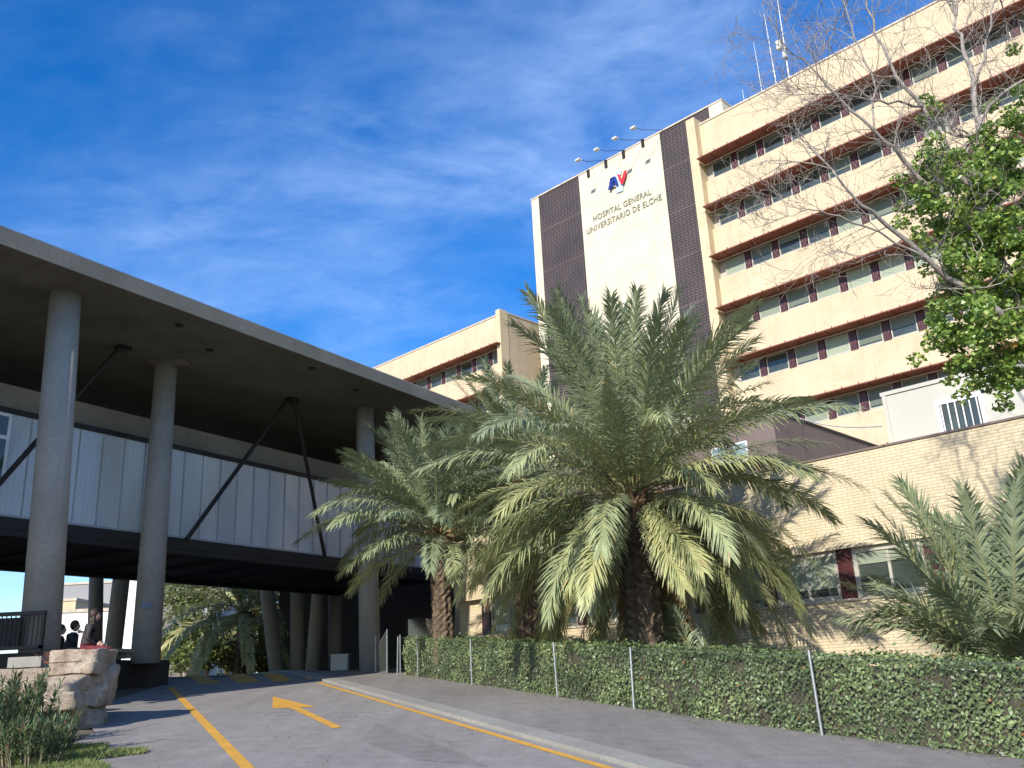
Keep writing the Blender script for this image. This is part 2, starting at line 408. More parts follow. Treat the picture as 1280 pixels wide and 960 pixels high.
# ground sheet in strips across the ramp direction
mb = MB(); px_, py_ = SD[1], -SD[0]
ss = [-1500, -40, 0, 10, 20, S0, 60, 1500]
for s_ in ss:
    z_ = -1.6 + G * max(-40, min(S0, s_)) - .02
    for q in (-1500, 1500): mb.v.append((SD[0] * s_ + px_ * q, SD[1] * s_ + py_ * q, z_)); mb.t.append(0)
for i in range(len(ss) - 1): mb.f.append((2 * i, 2 * i + 1, 2 * i + 3, 2 * i + 2)); mb.m.append(0)
mb.build('ground', M['ground'], kind='structure')
def ext(a, b, t): return (a[0] + (b[0] - a[0]) * t, a[1] + (b[1] - a[1]) * t)
_a, _b = atg(752, 958), atg(398, 853.5); YR0, YR1 = (_a.x, _a.y), (_b.x, _b.y)       # right yellow line
YL0, YL1 = (-3.04, 10.53), (-8.38, 22.38)     # left yellow line
def off(pl, d):
    """shift polyline sideways (to the right of travel)"""
    o = []
    for i, p in enumerate(pl):
        a = pl[max(i - 1, 0)]; b = pl[min(i + 1, len(pl) - 1)]
        dx, dy = b[0] - a[0], b[1] - a[1]; l_ = math.hypot(dx, dy)
        o.append((p[0] + dy / l_ * d, p[1] - dx / l_ * d))
    return o
rl = [ext(YR0, YR1, -1.6), YR0, ext(YR0, YR1, .5), YR1, (-7.2, 27.5), (-13, 36), (-25, 50)]
edge = off(rl, .20)
left_edge = [(-1.2, -9), (-5.2, 9), (-6.3, 14), (-8.0, 17), (-8.9, 23.4), (-18, 36), (-34, 50)]
sheet('road', left_edge, edge, M['asphalt'], 0)
kin = off(rl, .22); kout = off(rl, .60)
sheet('kerb', kin, kout, M['kerb'], .05, thick=.12)
pin = off(rl, .605)
hb = [ext((3.53, 12.06), (5.05, 10.13), 6), (5.05, 10.13), (2.75, 13.7), (0.0, 19.05), (-2.6, 23.9), (-3.4, 27.5), (-3, 36)]
pout = [(13, -4), (6.2, 9.5), (3.6, 13.9), (.8, 19.4), (-1.8, 24.3), (-2.4, 28), (6, 42)]
sheet('pavement', pin, pout, M['asphalt2'], .046)
sheet('road_line', off(rl[:4], -.06), off(rl[:4], .06), M['yellow'], .005, thick=0)
ll = [ext(YL0, YL1, -1.5), YL0, YL1]
sheet('road_line', off(ll, -.07), off(ll, .07), M['yellow'], .005)
ap = [(341, 871), (395, 884), (374, 884.3), (427, 909), (416.5, 911), (363, 885.3), (340.5, 885.5)]
mb = MB(); P_ = [atg(*q) for q in ap]; mb.add([(p.x, p.y, gz(p.x, p.y) + .006) for p in P_], [(0, 1, 2, 5, 6), (2, 3, 4, 5)])
mb.build('road_arrow', M['yellow'], kind='structure')
for q in ([(233, 844), (256, 843), (278, 854), (250, 855)], [(280, 843), (306, 842), (326, 852), (299, 854)], [(326, 842), (346, 841.5), (366, 851), (343, 852.5)], [(368, 841), (386, 840.5), (404, 848), (386, 850)]):
    mb = MB(); P_ = [atg(*p) for p in q]; mb.add([(p.x, p.y, gz(p.x, p.y) + .006) for p in P_], [(0, 1, 2, 3)]); mb.build('crossing_stripe', M['yellow'], kind='structure')

def gpoly(name, pts, mat, dz):
    mb = MB(); P_ = [atg(*p) for p in pts]; mb.add([(p.x, p.y, gz(p.x, p.y) + dz) for p in P_], [tuple(range(len(pts)))]); return mb.build(name, mat, kind='structure')
gpoly('road_patch', [(470, 905), (560, 935), (610, 958), (520, 950), (450, 925)], M['asphalt2'], .003)
# ------------------------------------------------------------------ hospital (local frame: x right, y away, z up)
YF = R_(46.23)
LX = Vector((math.sin(YF), -math.cos(YF), 0)); LY = Vector((math.cos(YF), math.sin(YF), 0))
O = at(903, 383, 50.0); O.z = 0
ROTZ = math.atan2(LX.y, LX.x)
def loc(x, y, yo):
    d = ray(x, y); k = (O.dot(LY) + yo) / d.dot(LY); P = d * k; Q = P - O
    return Q.dot(LX), P.z
H = empty('hospital_building', O, ROTZ, label='tall cream brick hospital tower with brown lattice strips and rows of windows under red awnings', cat='building')
AW = [30.35 - 3.35 * i for i in range(8)]
XR = 27.0
BASE = -1.0
# right wing: spandrels between window bands, band recessed
wl = MB()
wl.box(.0, XR, .0, 14, AW[0] - .02, 33.2)
WB = 1.22
for i, a in enumerate(AW):
    nxt = AW[i + 1] - .02 if i < 7 else BASE
    wl.box(0, XR, 0, 14, nxt, a - WB)
    if i < 7: MB().box(0.0, XR, .27, .6, a - WB + .002, a - .022).build('window_band', M['alu'], H)
    wl.box(0, XR, .6, 13.9, a - WB, a - .02)
wl.build('wall', M['brick'], H)
MB().box(-.0, XR, -.05, 14, 33.203, 33.32).box(XR - .01, XR + .02, -.05, 14, 33.1, 33.2).build('coping', M['coping'], H)
fin = MB(); fin.box(-.62, -.003, -.55, .55, BASE, 33.6); fin.build('pilaster', M['cream'], H)
# tower
TO = 1.5
LXT = -16.05
tw = MB()
tw.box(LXT, LXT + .75, TO, 13, BASE, 35.3)
tw.box(-11.25, -3.95, TO, 13, BASE, 35.3)
tw.box(.0, 1.0, TO, 13, 33.33, 35.3)
tw.box(LXT + .75, -11.25, TO + .12, 12.9, BASE, 35.28); tw.box(-3.95, .0, TO + .12, 12.9, BASE, 35.28)
tw.build('tower_wall', M['brick_white'], H)
MB().box(LXT - .04, 1.04, TO - .04, 13.03, 35.303, 35.42).build('tower_coping', M['coping'], H)
MB().box(LXT + .752, -11.252, TO + .03, TO + .117, BASE, 35.27).build('tile_panel', M['lattice'], H, label='left dark brown lattice tile strip')
MB().box(-3.948, -.003, TO + .03, TO + .117, BASE, 35.27).build('tile_panel', M['lattice'], H, label='right dark brown lattice tile strip')
# left wing
LWX = -18.1; LWL = -48
lw = MB(); lw.box(LWL, LWX, 0, 10, AW[2] - .02, 26.2)
for i in range(2, 8):
    nxt = AW[i + 1] - .02 if i < 7 else BASE
    lw.box(LWL, LWX, 0, 10, nxt, AW[i] - WB); lw.box(LWL, LWX, .32, 10, AW[i] - WB, AW[i] - .02)
lw.box(LWX - .3, LWX, 0.0, 9.9, BASE, AW[7]) if False else None
lw.build('wing_wall', M['brick'], H)
MB().box(LWL, LWX + .04, -.05, 10.04, 26.203, 26.32).build('wing_coping', M['coping'], H)
MB().box(LWX - .4, LWX + .03, -.5, .34, BASE, 26.4).build('pilaster', M['cream'], H)
# link between wing and tower
MB().box(LWX + .003, LXT - .003, 6, 10, BASE, 25.5).build('link_wall', M['brick'], H)
# awnings
rngw = random.Random(4)
def awning(x0, x1, z):
    m = MB()
    m.add([(x0, -.95, z - .03), (x1, -.95, z - .03), (x1, -.003, z + .0), (x0, -.003, z + .0), (x0, -.95, z + .03), (x1, -.95, z + .03), (x1, -.003, z + .12), (x0, -.003, z + .12)],
          [(3, 2, 1, 0), (4, 5, 6, 7), (0, 1, 5, 4), (1, 2, 6, 5), (2, 3, 7, 6), (3, 0, 4, 7)])
    x = x0 + .9
    while x < x1: m.box(x - .015, x + .015, -.93, -.01, z - .075, z - .033 + .02); x += 1.77
    x = x0 + .4
    while x < x1: m.box(x - .02, x + .02, -1.0, -.952, z - .02, z + .10); x += .9
    o = m.build('awning', M['awning'], H)
    return o
for i in range(0, 7): awning(.05, XR, AW[i])
for i in (2, 3, 4): awning(LWL, LWX - .02, AW[i])
# light lintel strip below each awning
for i in range(0, 7): MB().box(0.0, XR, -.06, -.002, AW[i] - .13, AW[i] - .035).build('lintel', M['coping'], H)
for i in (2, 3, 4): MB().box(LWL, LWX, -.06, -.002, AW[i] - .13, AW[i] - .035).build('lintel', M['coping'], H)
# windows
def make_window(w_, h_, pal, parent, big=False):
    f = MB(); t_ = .06
    f.box(0, w_, -.05, .05, 0, t_).box(0, w_, -.05, .05, h_ - t_, h_).box(0, t_, -.05, .05, t_ + .001, h_ - t_ - .001).box(w_ - t_, w_, -.05, .05, t_ + .001, h_ - t_ - .001)
    f.box(-.03, w_ + .03, -.09, -.052, -.05, -.005)
    F = f.build('window', M['alu'], parent)
    MB().box(t_, w_ - t_, .0, .01, t_, h_ - t_).build('pane', M['glass_dark'], F)
    if pal > 0:
        MB().box(t_ + .002, w_ - t_ - .002, -.025, -.012, h_ - t_ - (h_ - 2 * t_) * pal, h_ - t_).build('blind', M['blind_pale'] if pal > .95 and rngw.random() < .6 else M['blind'], F)
    return F
PITCH_W = 1.775
def pcopy(src, x, y, z, parent):
    c = copy_tree(src, parent); c.location = (x, y, z); return c
protos = [make_window(1.33, 1.04, p, H) for p in (0, .3, .7, .9, 1.0, .55, .99)]
used = set()
wcount = 0
def place_window(k, x, y, z):
    global wcount
    if k not in used: used.add(k); protos[k].location = (x, y, z)
    else: pcopy(protos[k], x, y, z, H)
    wcount += 1
pier = MB()
pm = MB().box(0, .36, 0, .16, 0, WB - .02).build('pier', M['pier'], H); pm.location = (  .45 + 1.375, .10, AW[0] - WB + .0)
first = True
for i in range(0, 7):
    z0 = AW[i] - WB
    for j in range(13):
        x = .45 + j * PITCH_W
        k = rngw.choice([0, 1, 2, 3, 4, 5, 6, 3]) if i > 1 else rngw.choice([0, 1, 2, 0, 3, 6])
        if i == 6 and j > 9: continue
        place_window(k, x, .2, z0 + .08)
        if first: first = False
        elif j % 1 == 0 and i < 6: c = pm.copy(); COL.objects.link(c); c.parent = H; c.location = (x + 1.375, .10, z0)
for j in range(8):
    for i in (2, 3):
        if wcount > 99: break
        x = LWX - 1.55 - j * PITCH_W
        place_window([0, 3, 5, 2][(i + j) % 4], x, .2, AW[i] - WB + .08)
for j in range(8):
    for i in (2, 3): c = pm.copy(); COL.objects.link(c); c.parent = H; c.location = (LWX - 1.96 - j * PITCH_W, .10, AW[i] - WB)
# sign
def text_part(txt, name, x0, x1, z, h, y, parent, mat, bold=.006):
    cu = bpy.data.curves.new(name, 'FONT'); cu.body = txt; cu.size = 1; cu.extrude = .03; cu.offset = bold; cu.space_character = 1.06
    o = bpy.data.objects.new(name, cu); COL.objects.link(o)
    dg = bpy.context.evaluated_depsgraph_get(); me = bpy.data.meshes.new_from_object(o.evaluated_get(dg)); bpy.data.objects.remove(o)
    xs = [v.co.x for v in me.vertices]; ys = [v.co.y for v in me.vertices]
    sx = (x1 - x0) / (max(xs) - min(xs)); sy = h / .70; mnx = min(xs)
    for v in me.vertices: a, b, c = v.co; v.co = ((a - mnx) * sx + x0, y - c * .8 - .035, z + b * sy)
    me.materials.append(mat)
    p = bpy.data.objects.new(name, me); COL.objects.link(p); p.parent = parent; return p
def tl(x, y): return loc(x, y, TO)
a = tl(742, 274); b = tl(814, 239); zt = (a[1] + b[1]) / 2
text_part('HOSPITAL GENERAL', 'lettering', a[0], b[0], zt - .22, .44, TO, H, M['letter'])
a = tl(734, 290); b = tl(827, 245.5)
text_part('UNIVERSITARIO DE ELCHE', 'lettering', a[0], b[0], (a[1] + b[1]) / 2 - .22, .44, TO, H, M['letter'])
def emblem(polys, name, mat, y):
    m = MB()
    for poly in polys:
        n = len(poly); q = [tl(*p) for p in poly]
        vs_ = [(p[0], y - .06, p[1]) for p in q] + [(p[0], y + .0, p[1]) for p in q]
        m.add(vs_, [tuple(range(n)), tuple(range(n, 2 * n))[::-1]] + [((i + 1) % n, i, i + n, (i + 1) % n + n) for i in range(n)])
    return m.build(name, mat, H)
S_ = lambda x, y: (660 + x / 6.4, 180 + y / 6.4)
emblem([[S_(*p) for p in ((655, 378), (662, 345), (672, 285), (700, 268), (716, 270), (734, 330), (724, 345), (712, 318), (700, 300), (684, 345), (674, 372))],
        [S_(*p) for p in ((680, 338), (712, 322), (716, 336), (682, 352))]], 'emblem_letter', M['logo_blue'], TO - .17)
emblem([[S_(*p) for p in ((727, 252), (745, 250), (764, 292), (782, 226), (802, 218), (794, 268), (774, 328), (758, 328))]], 'emblem_letter', M['logo_red'], TO - .17)
emblem([[S_(*p) for p in ((697, 232), (712, 224), (722, 208), (742, 207), (752, 222), (746, 248), (730, 258), (732, 300), (766, 330), (764, 378), (712, 396), (710, 350), (716, 300), (700, 266))]], 'emblem_figure', M['logo_pale'], TO - .03)
# brackets + flood lights on tower top
for k, (bx_, by_, lx, ly) in enumerate(((736, 217, 724, 200), (758, 205, 747, 187), (780, 193, 770, 173), (804, 179, 793, 160))):
    q = tl(bx_, by_); MB().box(q[0] - .1, q[0] + .1, TO - .12, TO - .003, q[1] - .3, q[1] + .28).build('bracket', M['steel'], H)
    x_, z_ = loc(lx, ly, TO - 2.2)
    fl = MB().tube([(x_ + .9, TO + .2, 35.42), (x_ + .25, TO - 1.6, z_ + .0), (x_, TO - 2.2, z_ + .05)], .018, 6).build('floodlight', M['steel'], H)
    MB().box(x_ - .22, x_ + .16, TO - 2.4, TO - 2.12, z_ - .07, z_ + .05).build('lamp_head', M['bulb'], fl)
# roof masts
def mast(px1, py1, px0, py0, yo, r=.06):
    x1, z1 = loc(px1, py1, yo); x0, z0 = loc(px0, py0, yo); z0 = 33.0
    return (x0, yo, z0), (x1, yo, z1)
for (t, b, yo, r, lab) in (((971, -6), (985, 98), 5, .09, 'tallest white roof mast with small panel antennas'), ((955, 17), (971, 105), 6, .07, None), ((942, 53), (953, 110), 7, .05, None), ((928, 112), (931, 128), 5, .04, None)):
    a_, b_ = mast(*t, *b, yo, r)
    mm = MB().tube([a_, (a_[0] + (b_[0] - a_[0]) * .5, yo, (a_[2] + b_[2]) / 2), b_], [r, r * .8, r * .35], 6)
    for f in (.55, .7): 
        z_ = a_[2] + (b_[2] - a_[2]) * f; x_ = a_[0] + (b_[0] - a_[0]) * f
        mm.bar((x_ - .25, yo, z_), (x_ + .25, yo, z_), .04, .04)
    o = mm.build('roof_mast', M['galv'], H)
    if lab:
        tag(o, label=lab); x_, z_ = loc(976, 57, yo); p = MB().box(x_ - .2, x_ + .12, yo - .3, yo, z_ - .35, z_ + .3).box(x_ + .14, x_ + .36, yo - .3, yo, z_ - 1.2, z_ - .7).build('antenna_panel', M['white_paint'], o)

# ------------------------------------------------------------------ podium building
PY = -24.92
PB = empty('podium_building', (O.x + LY.x * PY, O.y + LY.y * PY, 0), ROTZ, label='low cream brick hospital annex with a window band and red tile piers behind the palms', cat='building')
PX0, PX1 = 3.2, 27
WZ0, WZ1 = 1.43, 2.53
pb = MB()
pb.box(PX0, PX1, 0, 12, -2.5, WZ0).box(PX0, PX1, 0, 12, WZ1, 4.62).box(PX0, PX1, .22, 11.9, WZ0, WZ1)
pb.build('wall', M['brick_near'], PB)
MB().box(PX0 - .03, PX1, -.03, .3, 4.623, 4.67).build('coping', M['brown'], PB)
MB().box(PX0, PX1, -.03, .0, WZ0 - .05, WZ0 - .002).build('sill', M['coping'], PB)
PP = 1.95
for j in range(-6, 6):
    xp = 16.11 + j * PP
    if xp < PX0: continue
    MB().box(xp, xp + .34, .04, .219, WZ0 + .002, WZ1 - .002).build('pier', M['pier'], PB)
    f = MB(); x0, x1 = xp + .345, xp + PP - .005
    f.box(x0, x0 + .1, .1, .2, WZ0 + .002, WZ1 - .002).box(x1 - .1, x1, .1, .2, WZ0 + .002, WZ1 - .002).box(x0 + .1, x1 - .1, .1, .2, WZ1 - .12, WZ1 - .003).box(x0 + .1, x1 - .1, .1, .2, WZ0 + .003, WZ0 + .1)
    f.box((x0 + x1) / 2 - .03, (x0 + x1) / 2 + .03, .11, .19, WZ0 + .1, WZ1 - .12)
    F = f.build('window', M['alu'], PB)
    MB().box(x0 + .1, x1 - .1, .15, .17, WZ0 + .1, WZ1 - .12).build('pane', M['glass_dark'], F)
    c_ = [.8, .85, .15, .95, .9, .8, .3, .9, .85, .9, .8, .9][j + 6]
    MB().box(x0 + .103, x1 - .103, .125, .14, WZ1 - .12 - c_ * (WZ1 - WZ0 - .22), WZ1 - .12).build('blind', M['blind_pale'], F)
# white downpipe and door frame strip seen behind the trunk
xq, zq = loc(822, 700, PY); 
MB().box(xq - .35, xq - .22, -.16, -.032, -.3, 2.6).box(xq - .08, xq + .03, -.16, -.032, -.3, 2.6).build('downpipe', M['white_paint'], PB)

# brown clad plant room on podium roof
BY = -20.0; bx1, bz1 = loc(965, 515, BY)
BR = empty('rooftop_plant_room', O + LY * BY + Vector((0, 0, 4.63)), ROTZ, label='dark brown clad plant room on the annex roof behind the big palm', cat='plant room')
MB().box(2.5, bx1, 0, 7.8, 0, bz1 - 4.63).build('wall', M['brown'], BR)
MB().box(2.45, bx1 + .04, -.04, 7.84, bz1 - 4.627, bz1 - 4.55).build('roof_trim', M['steel'], BR)
x_, z_ = loc(890, 566, BY); x2, z2 = loc(938, 582, BY)
F = MB().box(x_, x2, -.05, -.003, z2 - 4.63 + .15, z_ - 4.63 + .12).build('window', M['white_frame'], BR)
MB().box(x_ + .05, (x_ + x2) / 2 - .03, -.06, -.052, z2 - 4.63 + .2, z_ - 4.63 + .07).box((x_ + x2) / 2 + .03, x2 - .05, -.06, -.052, z2 - 4.63 + .2, z_ - 4.63 + .07).build('pane', M['blue_glass'], F)
# white container
CX0 = 17.45
CN = empty('site_container', O + LY * (PY + .9) + Vector((0, 0, 4.63)), ROTZ, label='white prefabricated cabin with a barred window on the annex roof', cat='cabin')
MB().box(CX0, 24.5, 0, 2.4, 0.02, 1.38).box(CX0 - .03, 24.52, -.035, 2.43, 1.383, 1.47).box(CX0 + .001, CX0 + .09, -.03, -.003, .02, 1.38).build('cabin_shell', M['white_paint'], CN)
wx0, wx1 = 18.60, 19.62
f = MB(); f.box(wx0, wx1, -.06, -.003, .0, .10).box(wx0, wx1, -.06, -.003, .86, .96).box(wx0, wx0 + .09, -.06, -.003, .1, .86).box(wx1 - .09, wx1, -.06, -.003, .1, .86)
F = f.build('window', M['white_frame'], CN)
MB().box(wx0 + .09, wx1 - .09, -.03, -.006, .1, .86).build('pane', M['glass_dark'], F)
g = MB()
for k in range(6): x_ = wx0 + .13 + k * (wx1 - wx0 - .26) / 5; g.box(x_ - .012, x_ + .012, -.085, -.062, .06, .9)
g.build('window_bars', M['white_frame'], F)
a_, z_ = loc(972, 512, -20.06); b_, z2 = loc(1103, 533, PY + .9)
cb_ = MB(); pts = []
for k in range(13):
    t_ = k / 12; pts.append(O + LX * (a_ + (b_ - a_) * t_) + LY * (-20.06 + (PY + .9 + 20.06) * t_) + Vector((0, 0, z_ + (z2 - z_) * t_ - .22 * math.sin(math.pi * t_))))
MB().tube(pts, .014, 5).build('cable', M['panel_seam'], label='thin pale cable sagging between the plant room and the white cabin', cat='cable')

# ------------------------------------------------------------------ canopy
HZ = 8.41
cd = Vector((.525, .851)); cn = Vector((-.851, .525)); c0 = Vector((-7.75, 18.5))
def cp(t, d=0): q = c0 + cd * t + cn * d; return (q.x, q.y)
CA = empty('entrance_canopy', (-8, 20, 0), 0, label='huge flat concrete canopy on round columns over the hospital entrance road', cat='canopy')
poly = [cp(14.3), cp(-4.1), (-11.3, 12.0), (-13.4, 8.0), (-16.5, 2.5), (-18.5, -1), (-20, -1), (-36, -3), (-36, 22), cp(-6, 17.5), cp(24, 17.5), cp(24, 9)]  # unseen left part of the outline is added to shade first column and road
m = MB(); m.prism([(p[0] + 8, p[1] - 20) for p in poly][::-1], HZ, HZ + .36)
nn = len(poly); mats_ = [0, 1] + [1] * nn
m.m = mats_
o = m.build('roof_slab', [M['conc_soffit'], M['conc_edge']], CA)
# recompute face orientation safe
tr_ = MB(); 
for (t0, t1) in ((-4.0, 14.2),):
    a1, b1 = cp(t0, .06), cp(t1, .06); tr_.bar((a1[0] + 8, a1[1] - 20, HZ + .375), (b1[0] + 8, b1[1] - 20, HZ + .375), .08, .03)
tr_.build('edge_flashing', M['galv'], CA)
def column(bx, by, bz, tx, ty, tz, r0=.33, r1=.27, parent=None, dx=0, dy=0):
    m = MB(); n = 28
    m.tube([(bx - dx, by - dy, bz), (tx - dx, ty - dy, tz)], [r0, r1], n)
    return m.build('column', M['conc_col'], parent, smooth=False)
def smooth_sides(o):
    me = o.data; me.polygons.foreach_set('use_smooth', [len(p.vertices) == 4 for p in me.polygons]); return o
PZ = .93
colspec = [(at(52, 790, 17.6), atz(82, 368, HZ), .355, .31), (at(182, 822, 22.3), atz(208, 453, HZ), .335, .27), (at(463, 838, 27.4), atz(456, 511, HZ), .315, .27)]
for b_, t_, ra, rb in colspec:
    smooth_sides(column(b_.x + 8, b_.y - 20, max(min(b_.z, PZ), .4) - .1, t_.x + 8, t_.y - 20, HZ + .05, ra, rb, CA))
def far_col(xt, yt, xb, yb, Y, r=.28, top=None):
    a_ = at(xt, yt, Y); b_ = at(xb, yb, Y); d_ = (a_ - b_); tt = (HZ + .03 - b_.z) / d_.z; t_ = b_ + d_ * tt
    bb = b_ - d_ * .1
    smooth_sides(column(bb.x + 8, bb.y - 20, bb.z, t_.x + 8, t_.y - 20, HZ + .03, r, r * .9, CA))
far_col(121, 700, 118, 830, 35, .27); far_col(153, 712, 139, 830, 32.6, .30)
far_col(333, 732, 345, 832, 36.5, .29); far_col(372, 735, 372, 835, 37, .29); far_col(399, 737, 391, 835, 36.7, .29); far_col(419, 740, 419, 835, 37.4, .28)
far_col(577, 700, 577, 795, 30.3, .22)
sg = atz(208, 453, HZ)
for i, (b_, t_, ra, rb) in enumerate(colspec):     # thin capital plates under the slab
    if i == 1: MB().box(t_.x + 8 - .42, t_.x + 8 + .55, t_.y - 20 - .2, t_.y - 20 + .2, HZ - .03, HZ - .003).build('column_plate', M['conc_edge'], CA)
q = at(184, 757, 22.0); MB().bar((q.x + 8 - .11, q.y - 20 - .03, q.z), (q.x + 8 + .11, q.y - 20 - .06, q.z), .01, .16).build('small_sign', M['blue_sign'], CA)
# soffit fittings
for q in ((224, 406), (262, 437), (390, 460), (445, 487)):
    p = atz(*q, HZ); MB().tube([(p.x + 8, p.y - 20, HZ - .03), (p.x + 8, p.y - 20, HZ - .003)], .10, 10).build('soffit_light', M['steel'], CA)

# ------------------------------------------------------------------ glazed bridge
b0 = Vector((-5.417, 30.0)); BD = Vector((.525, .851)); BN = Vector((-.851, .525))
BRI = empty('covered_footbridge', (b0.x, b0.y, 0), math.atan2(BD.y, BD.x), label='long white clad enclosed footbridge under the concrete canopy', cat='footbridge')
BL0, BL1 = -28.0, 5.2; BZ0, BZ1 = 4.08, 6.46
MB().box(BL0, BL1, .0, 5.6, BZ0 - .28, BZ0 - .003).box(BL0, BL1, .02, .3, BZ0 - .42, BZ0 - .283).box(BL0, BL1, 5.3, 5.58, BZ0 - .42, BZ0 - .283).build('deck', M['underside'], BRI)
jj = MB()
x = BL0 + 1
while x < BL1: jj.box(x, x + .14, .35, 5.25, BZ0 - .36, BZ0 - .283); x += 1.6
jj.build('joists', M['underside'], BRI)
MB().box(BL0, BL1, .05, .09, BZ0, BZ1).box(BL0, BL1, 5.5, 5.54, BZ0, BZ1).build('cladding', M['panel'], BRI)
sm = MB(); x = BL0
k = 0
while x < BL1 - .1: sm.box(x, x + (.02 if k % 2 else .04), .02, .048, BZ0, BZ1); x += .62; k += 1
sm.box(BL0, BL1, .015, .045, BZ0 - .0, BZ0 + .05); sm.build('seams', M['panel_seam'], BRI)
MB().box(BL0, BL1, -.02, 5.6, BZ1 + .003, BZ1 + .12).build('roof_gutter', M['steel'], BRI)
MB().box(BL0, BL1, .25, 5.4, BZ1 + .123, BZ1 + .75).build('roof_parapet', M['conc_edge'], BRI)
# window at the left end
def bl(x, y, d_=0.0):
    r_ = ray(x, y); n = Vector((BN.x, BN.y, 0)); k = (Vector((b0.x, b0.y, 0)).dot(n) + d_) / r_.dot(n); P = r_ * k
    return (Vector((P.x, P.y)) - b0).dot(BD), P.z
wxr, _ = bl(13, 540)
F = MB().box(wxr - 2.4, wxr, -.005, .018, BZ0 + .75, BZ1 - .02).build('window', M['white_frame'], BRI)
MB().box(wxr - 2.3, wxr - .08, -.012, -.007, BZ1 - .55, BZ1 - .1).box(wxr - 2.3, wxr - .08, -.012, -.007, BZ0 + .85, BZ1 - .64).build('pane', M['glass_dark'], F)
# V struts in front of the cladding
def strut(pb_, pt_, r=.06, d_=-.12):
    xb, zb = bl(*pb_, d_); 
    P = atz(*pt_, HZ); L2 = (Vector((P.x, P.y)) - b0)
    MB().tube([(xb, d_, BZ0 - .05), (L2.dot(BD), L2.dot(BN), HZ)], r, 8).build('strut', M['steel'], BRI)
strut((233, 674), (362, 497)); strut((406, 697), (367, 497)); strut((-30, 612), (152, 432)); 
for q in ((365, 498), (154, 433), (20, 488), (222, 542), (358, 578)):
    P = atz(*q, HZ); L2 = Vector((P.x, P.y)) - b0; MB().box(L2.dot(BD) - .16, L2.dot(BD) + .16, L2.dot(BN) - .12, L2.dot(BN) + .12, HZ - .1, HZ - .003).build('strut_plate', M['steel'], BRI)

# ------------------------------------------------------------------ dark entrance block behind
E_ = empty('entrance_building', (-6.2, 40.5, 0), R_(-14), label='dark brown entrance building in the shade beyond the right hand columns', cat='building')
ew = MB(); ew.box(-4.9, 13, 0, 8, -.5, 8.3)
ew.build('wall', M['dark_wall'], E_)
F = MB().box(6.7, 8.1, -.06, -.003, 1.2, 2.9).build('window', M['alu'], E_); MB().box(6.8, 8.0, -.07, -.063, 1.3, 2.8).build('pane', M['glass_dark'], F)
F = MB().box(1.2, 3.6, -.06, -.003, .5, 2.9).build('door', M['steel'], E_); MB().box(1.3, 2.37, -.07, -.063, .6, 2.8).box(2.43, 3.5, -.07, -.063, .6, 2.8).build('pane', M['glass_dark'], F)
# side return wall linking to annex, in shade
S2 = empty('entrance_side_wall', (-2.0, 32.5, 0), R_(75), label='dark shaded side wall between the annex and the entrance', cat='wall')
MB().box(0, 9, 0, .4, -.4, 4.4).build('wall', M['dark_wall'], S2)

# ------------------------------------------------------------------ plaza block + far side
m = MB(); pz = [(-8.45, 17.0), (-8.8, 18.3), (-9.6, 20.3), (-9.3, 22.5), (-8.75, 23.2), (-9.6, 24.0), (-13, 30), (-20, 45), (-60, 45), (-60, 16.2)]
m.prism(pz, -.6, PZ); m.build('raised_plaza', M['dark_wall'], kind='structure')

# far buildings
def facade_block(name, x0, x1, Y, ytop, dep, mat, label, rz=0, wins=None):
    a_ = at(x0, 800, Y); b_ = at(x1, 800, Y); top = at((x0 + x1) / 2, ytop, Y).z
    e = empty(name, (a_.x, Y, 0), rz, label=label, cat='building')
    MB().box(0, b_.x - a_.x, 0, dep, -.5, top).build('wall', mat, e)
    MB().box(-.1, b_.x - a_.x + .1, -.1, dep + .1, top + .003, top + .25).build('roof_edge', M['coping'], e)
    for (wx, wz, ww, wh) in wins or ():
        F = MB().box(wx, wx + ww, -.05, -.003, wz, wz + wh).build('window', M['alu'], e); MB().box(wx + .08, wx + ww - .08, -.06, -.052, wz + .08, wz + wh - .08).build('pane', M['glass_dark'], F)
    return e
facade_block('grey_building', 30, 152, 105, 731, 20, M['grey_wall'], 'large light grey building far off under the footbridge at left', wins=[(7.5, 9.0, 2, .6)])
facade_block('cream_building', 52, 90, 88, 752, 10, M['cream'], 'small cream building with little windows far off by the first column', wins=[(1.6, 7.6, .5, .9), (2.4, 7.6, .5, .9)])
facade_block('white_building', 40, 156, 70, 765, 10, M['white_wall'], 'long low white building beyond the seated people', rz=R_(6), wins=[(3.2, 3.2, .5, .8), (4.3, 3.2, .5, .8), (5.4, 3.4, .5, .8), (6.3, 3.4, .4, .8)])
facade_block('white_block', 150, 190, 64, 716, 8, M['white_wall'], 'tall bright white block between the second column and the leaning one')
facade_block('grey_hall', 186, 262, 120, 712, 15, M['grey_wall'], 'pale grey hall far behind the palms under the bridge')

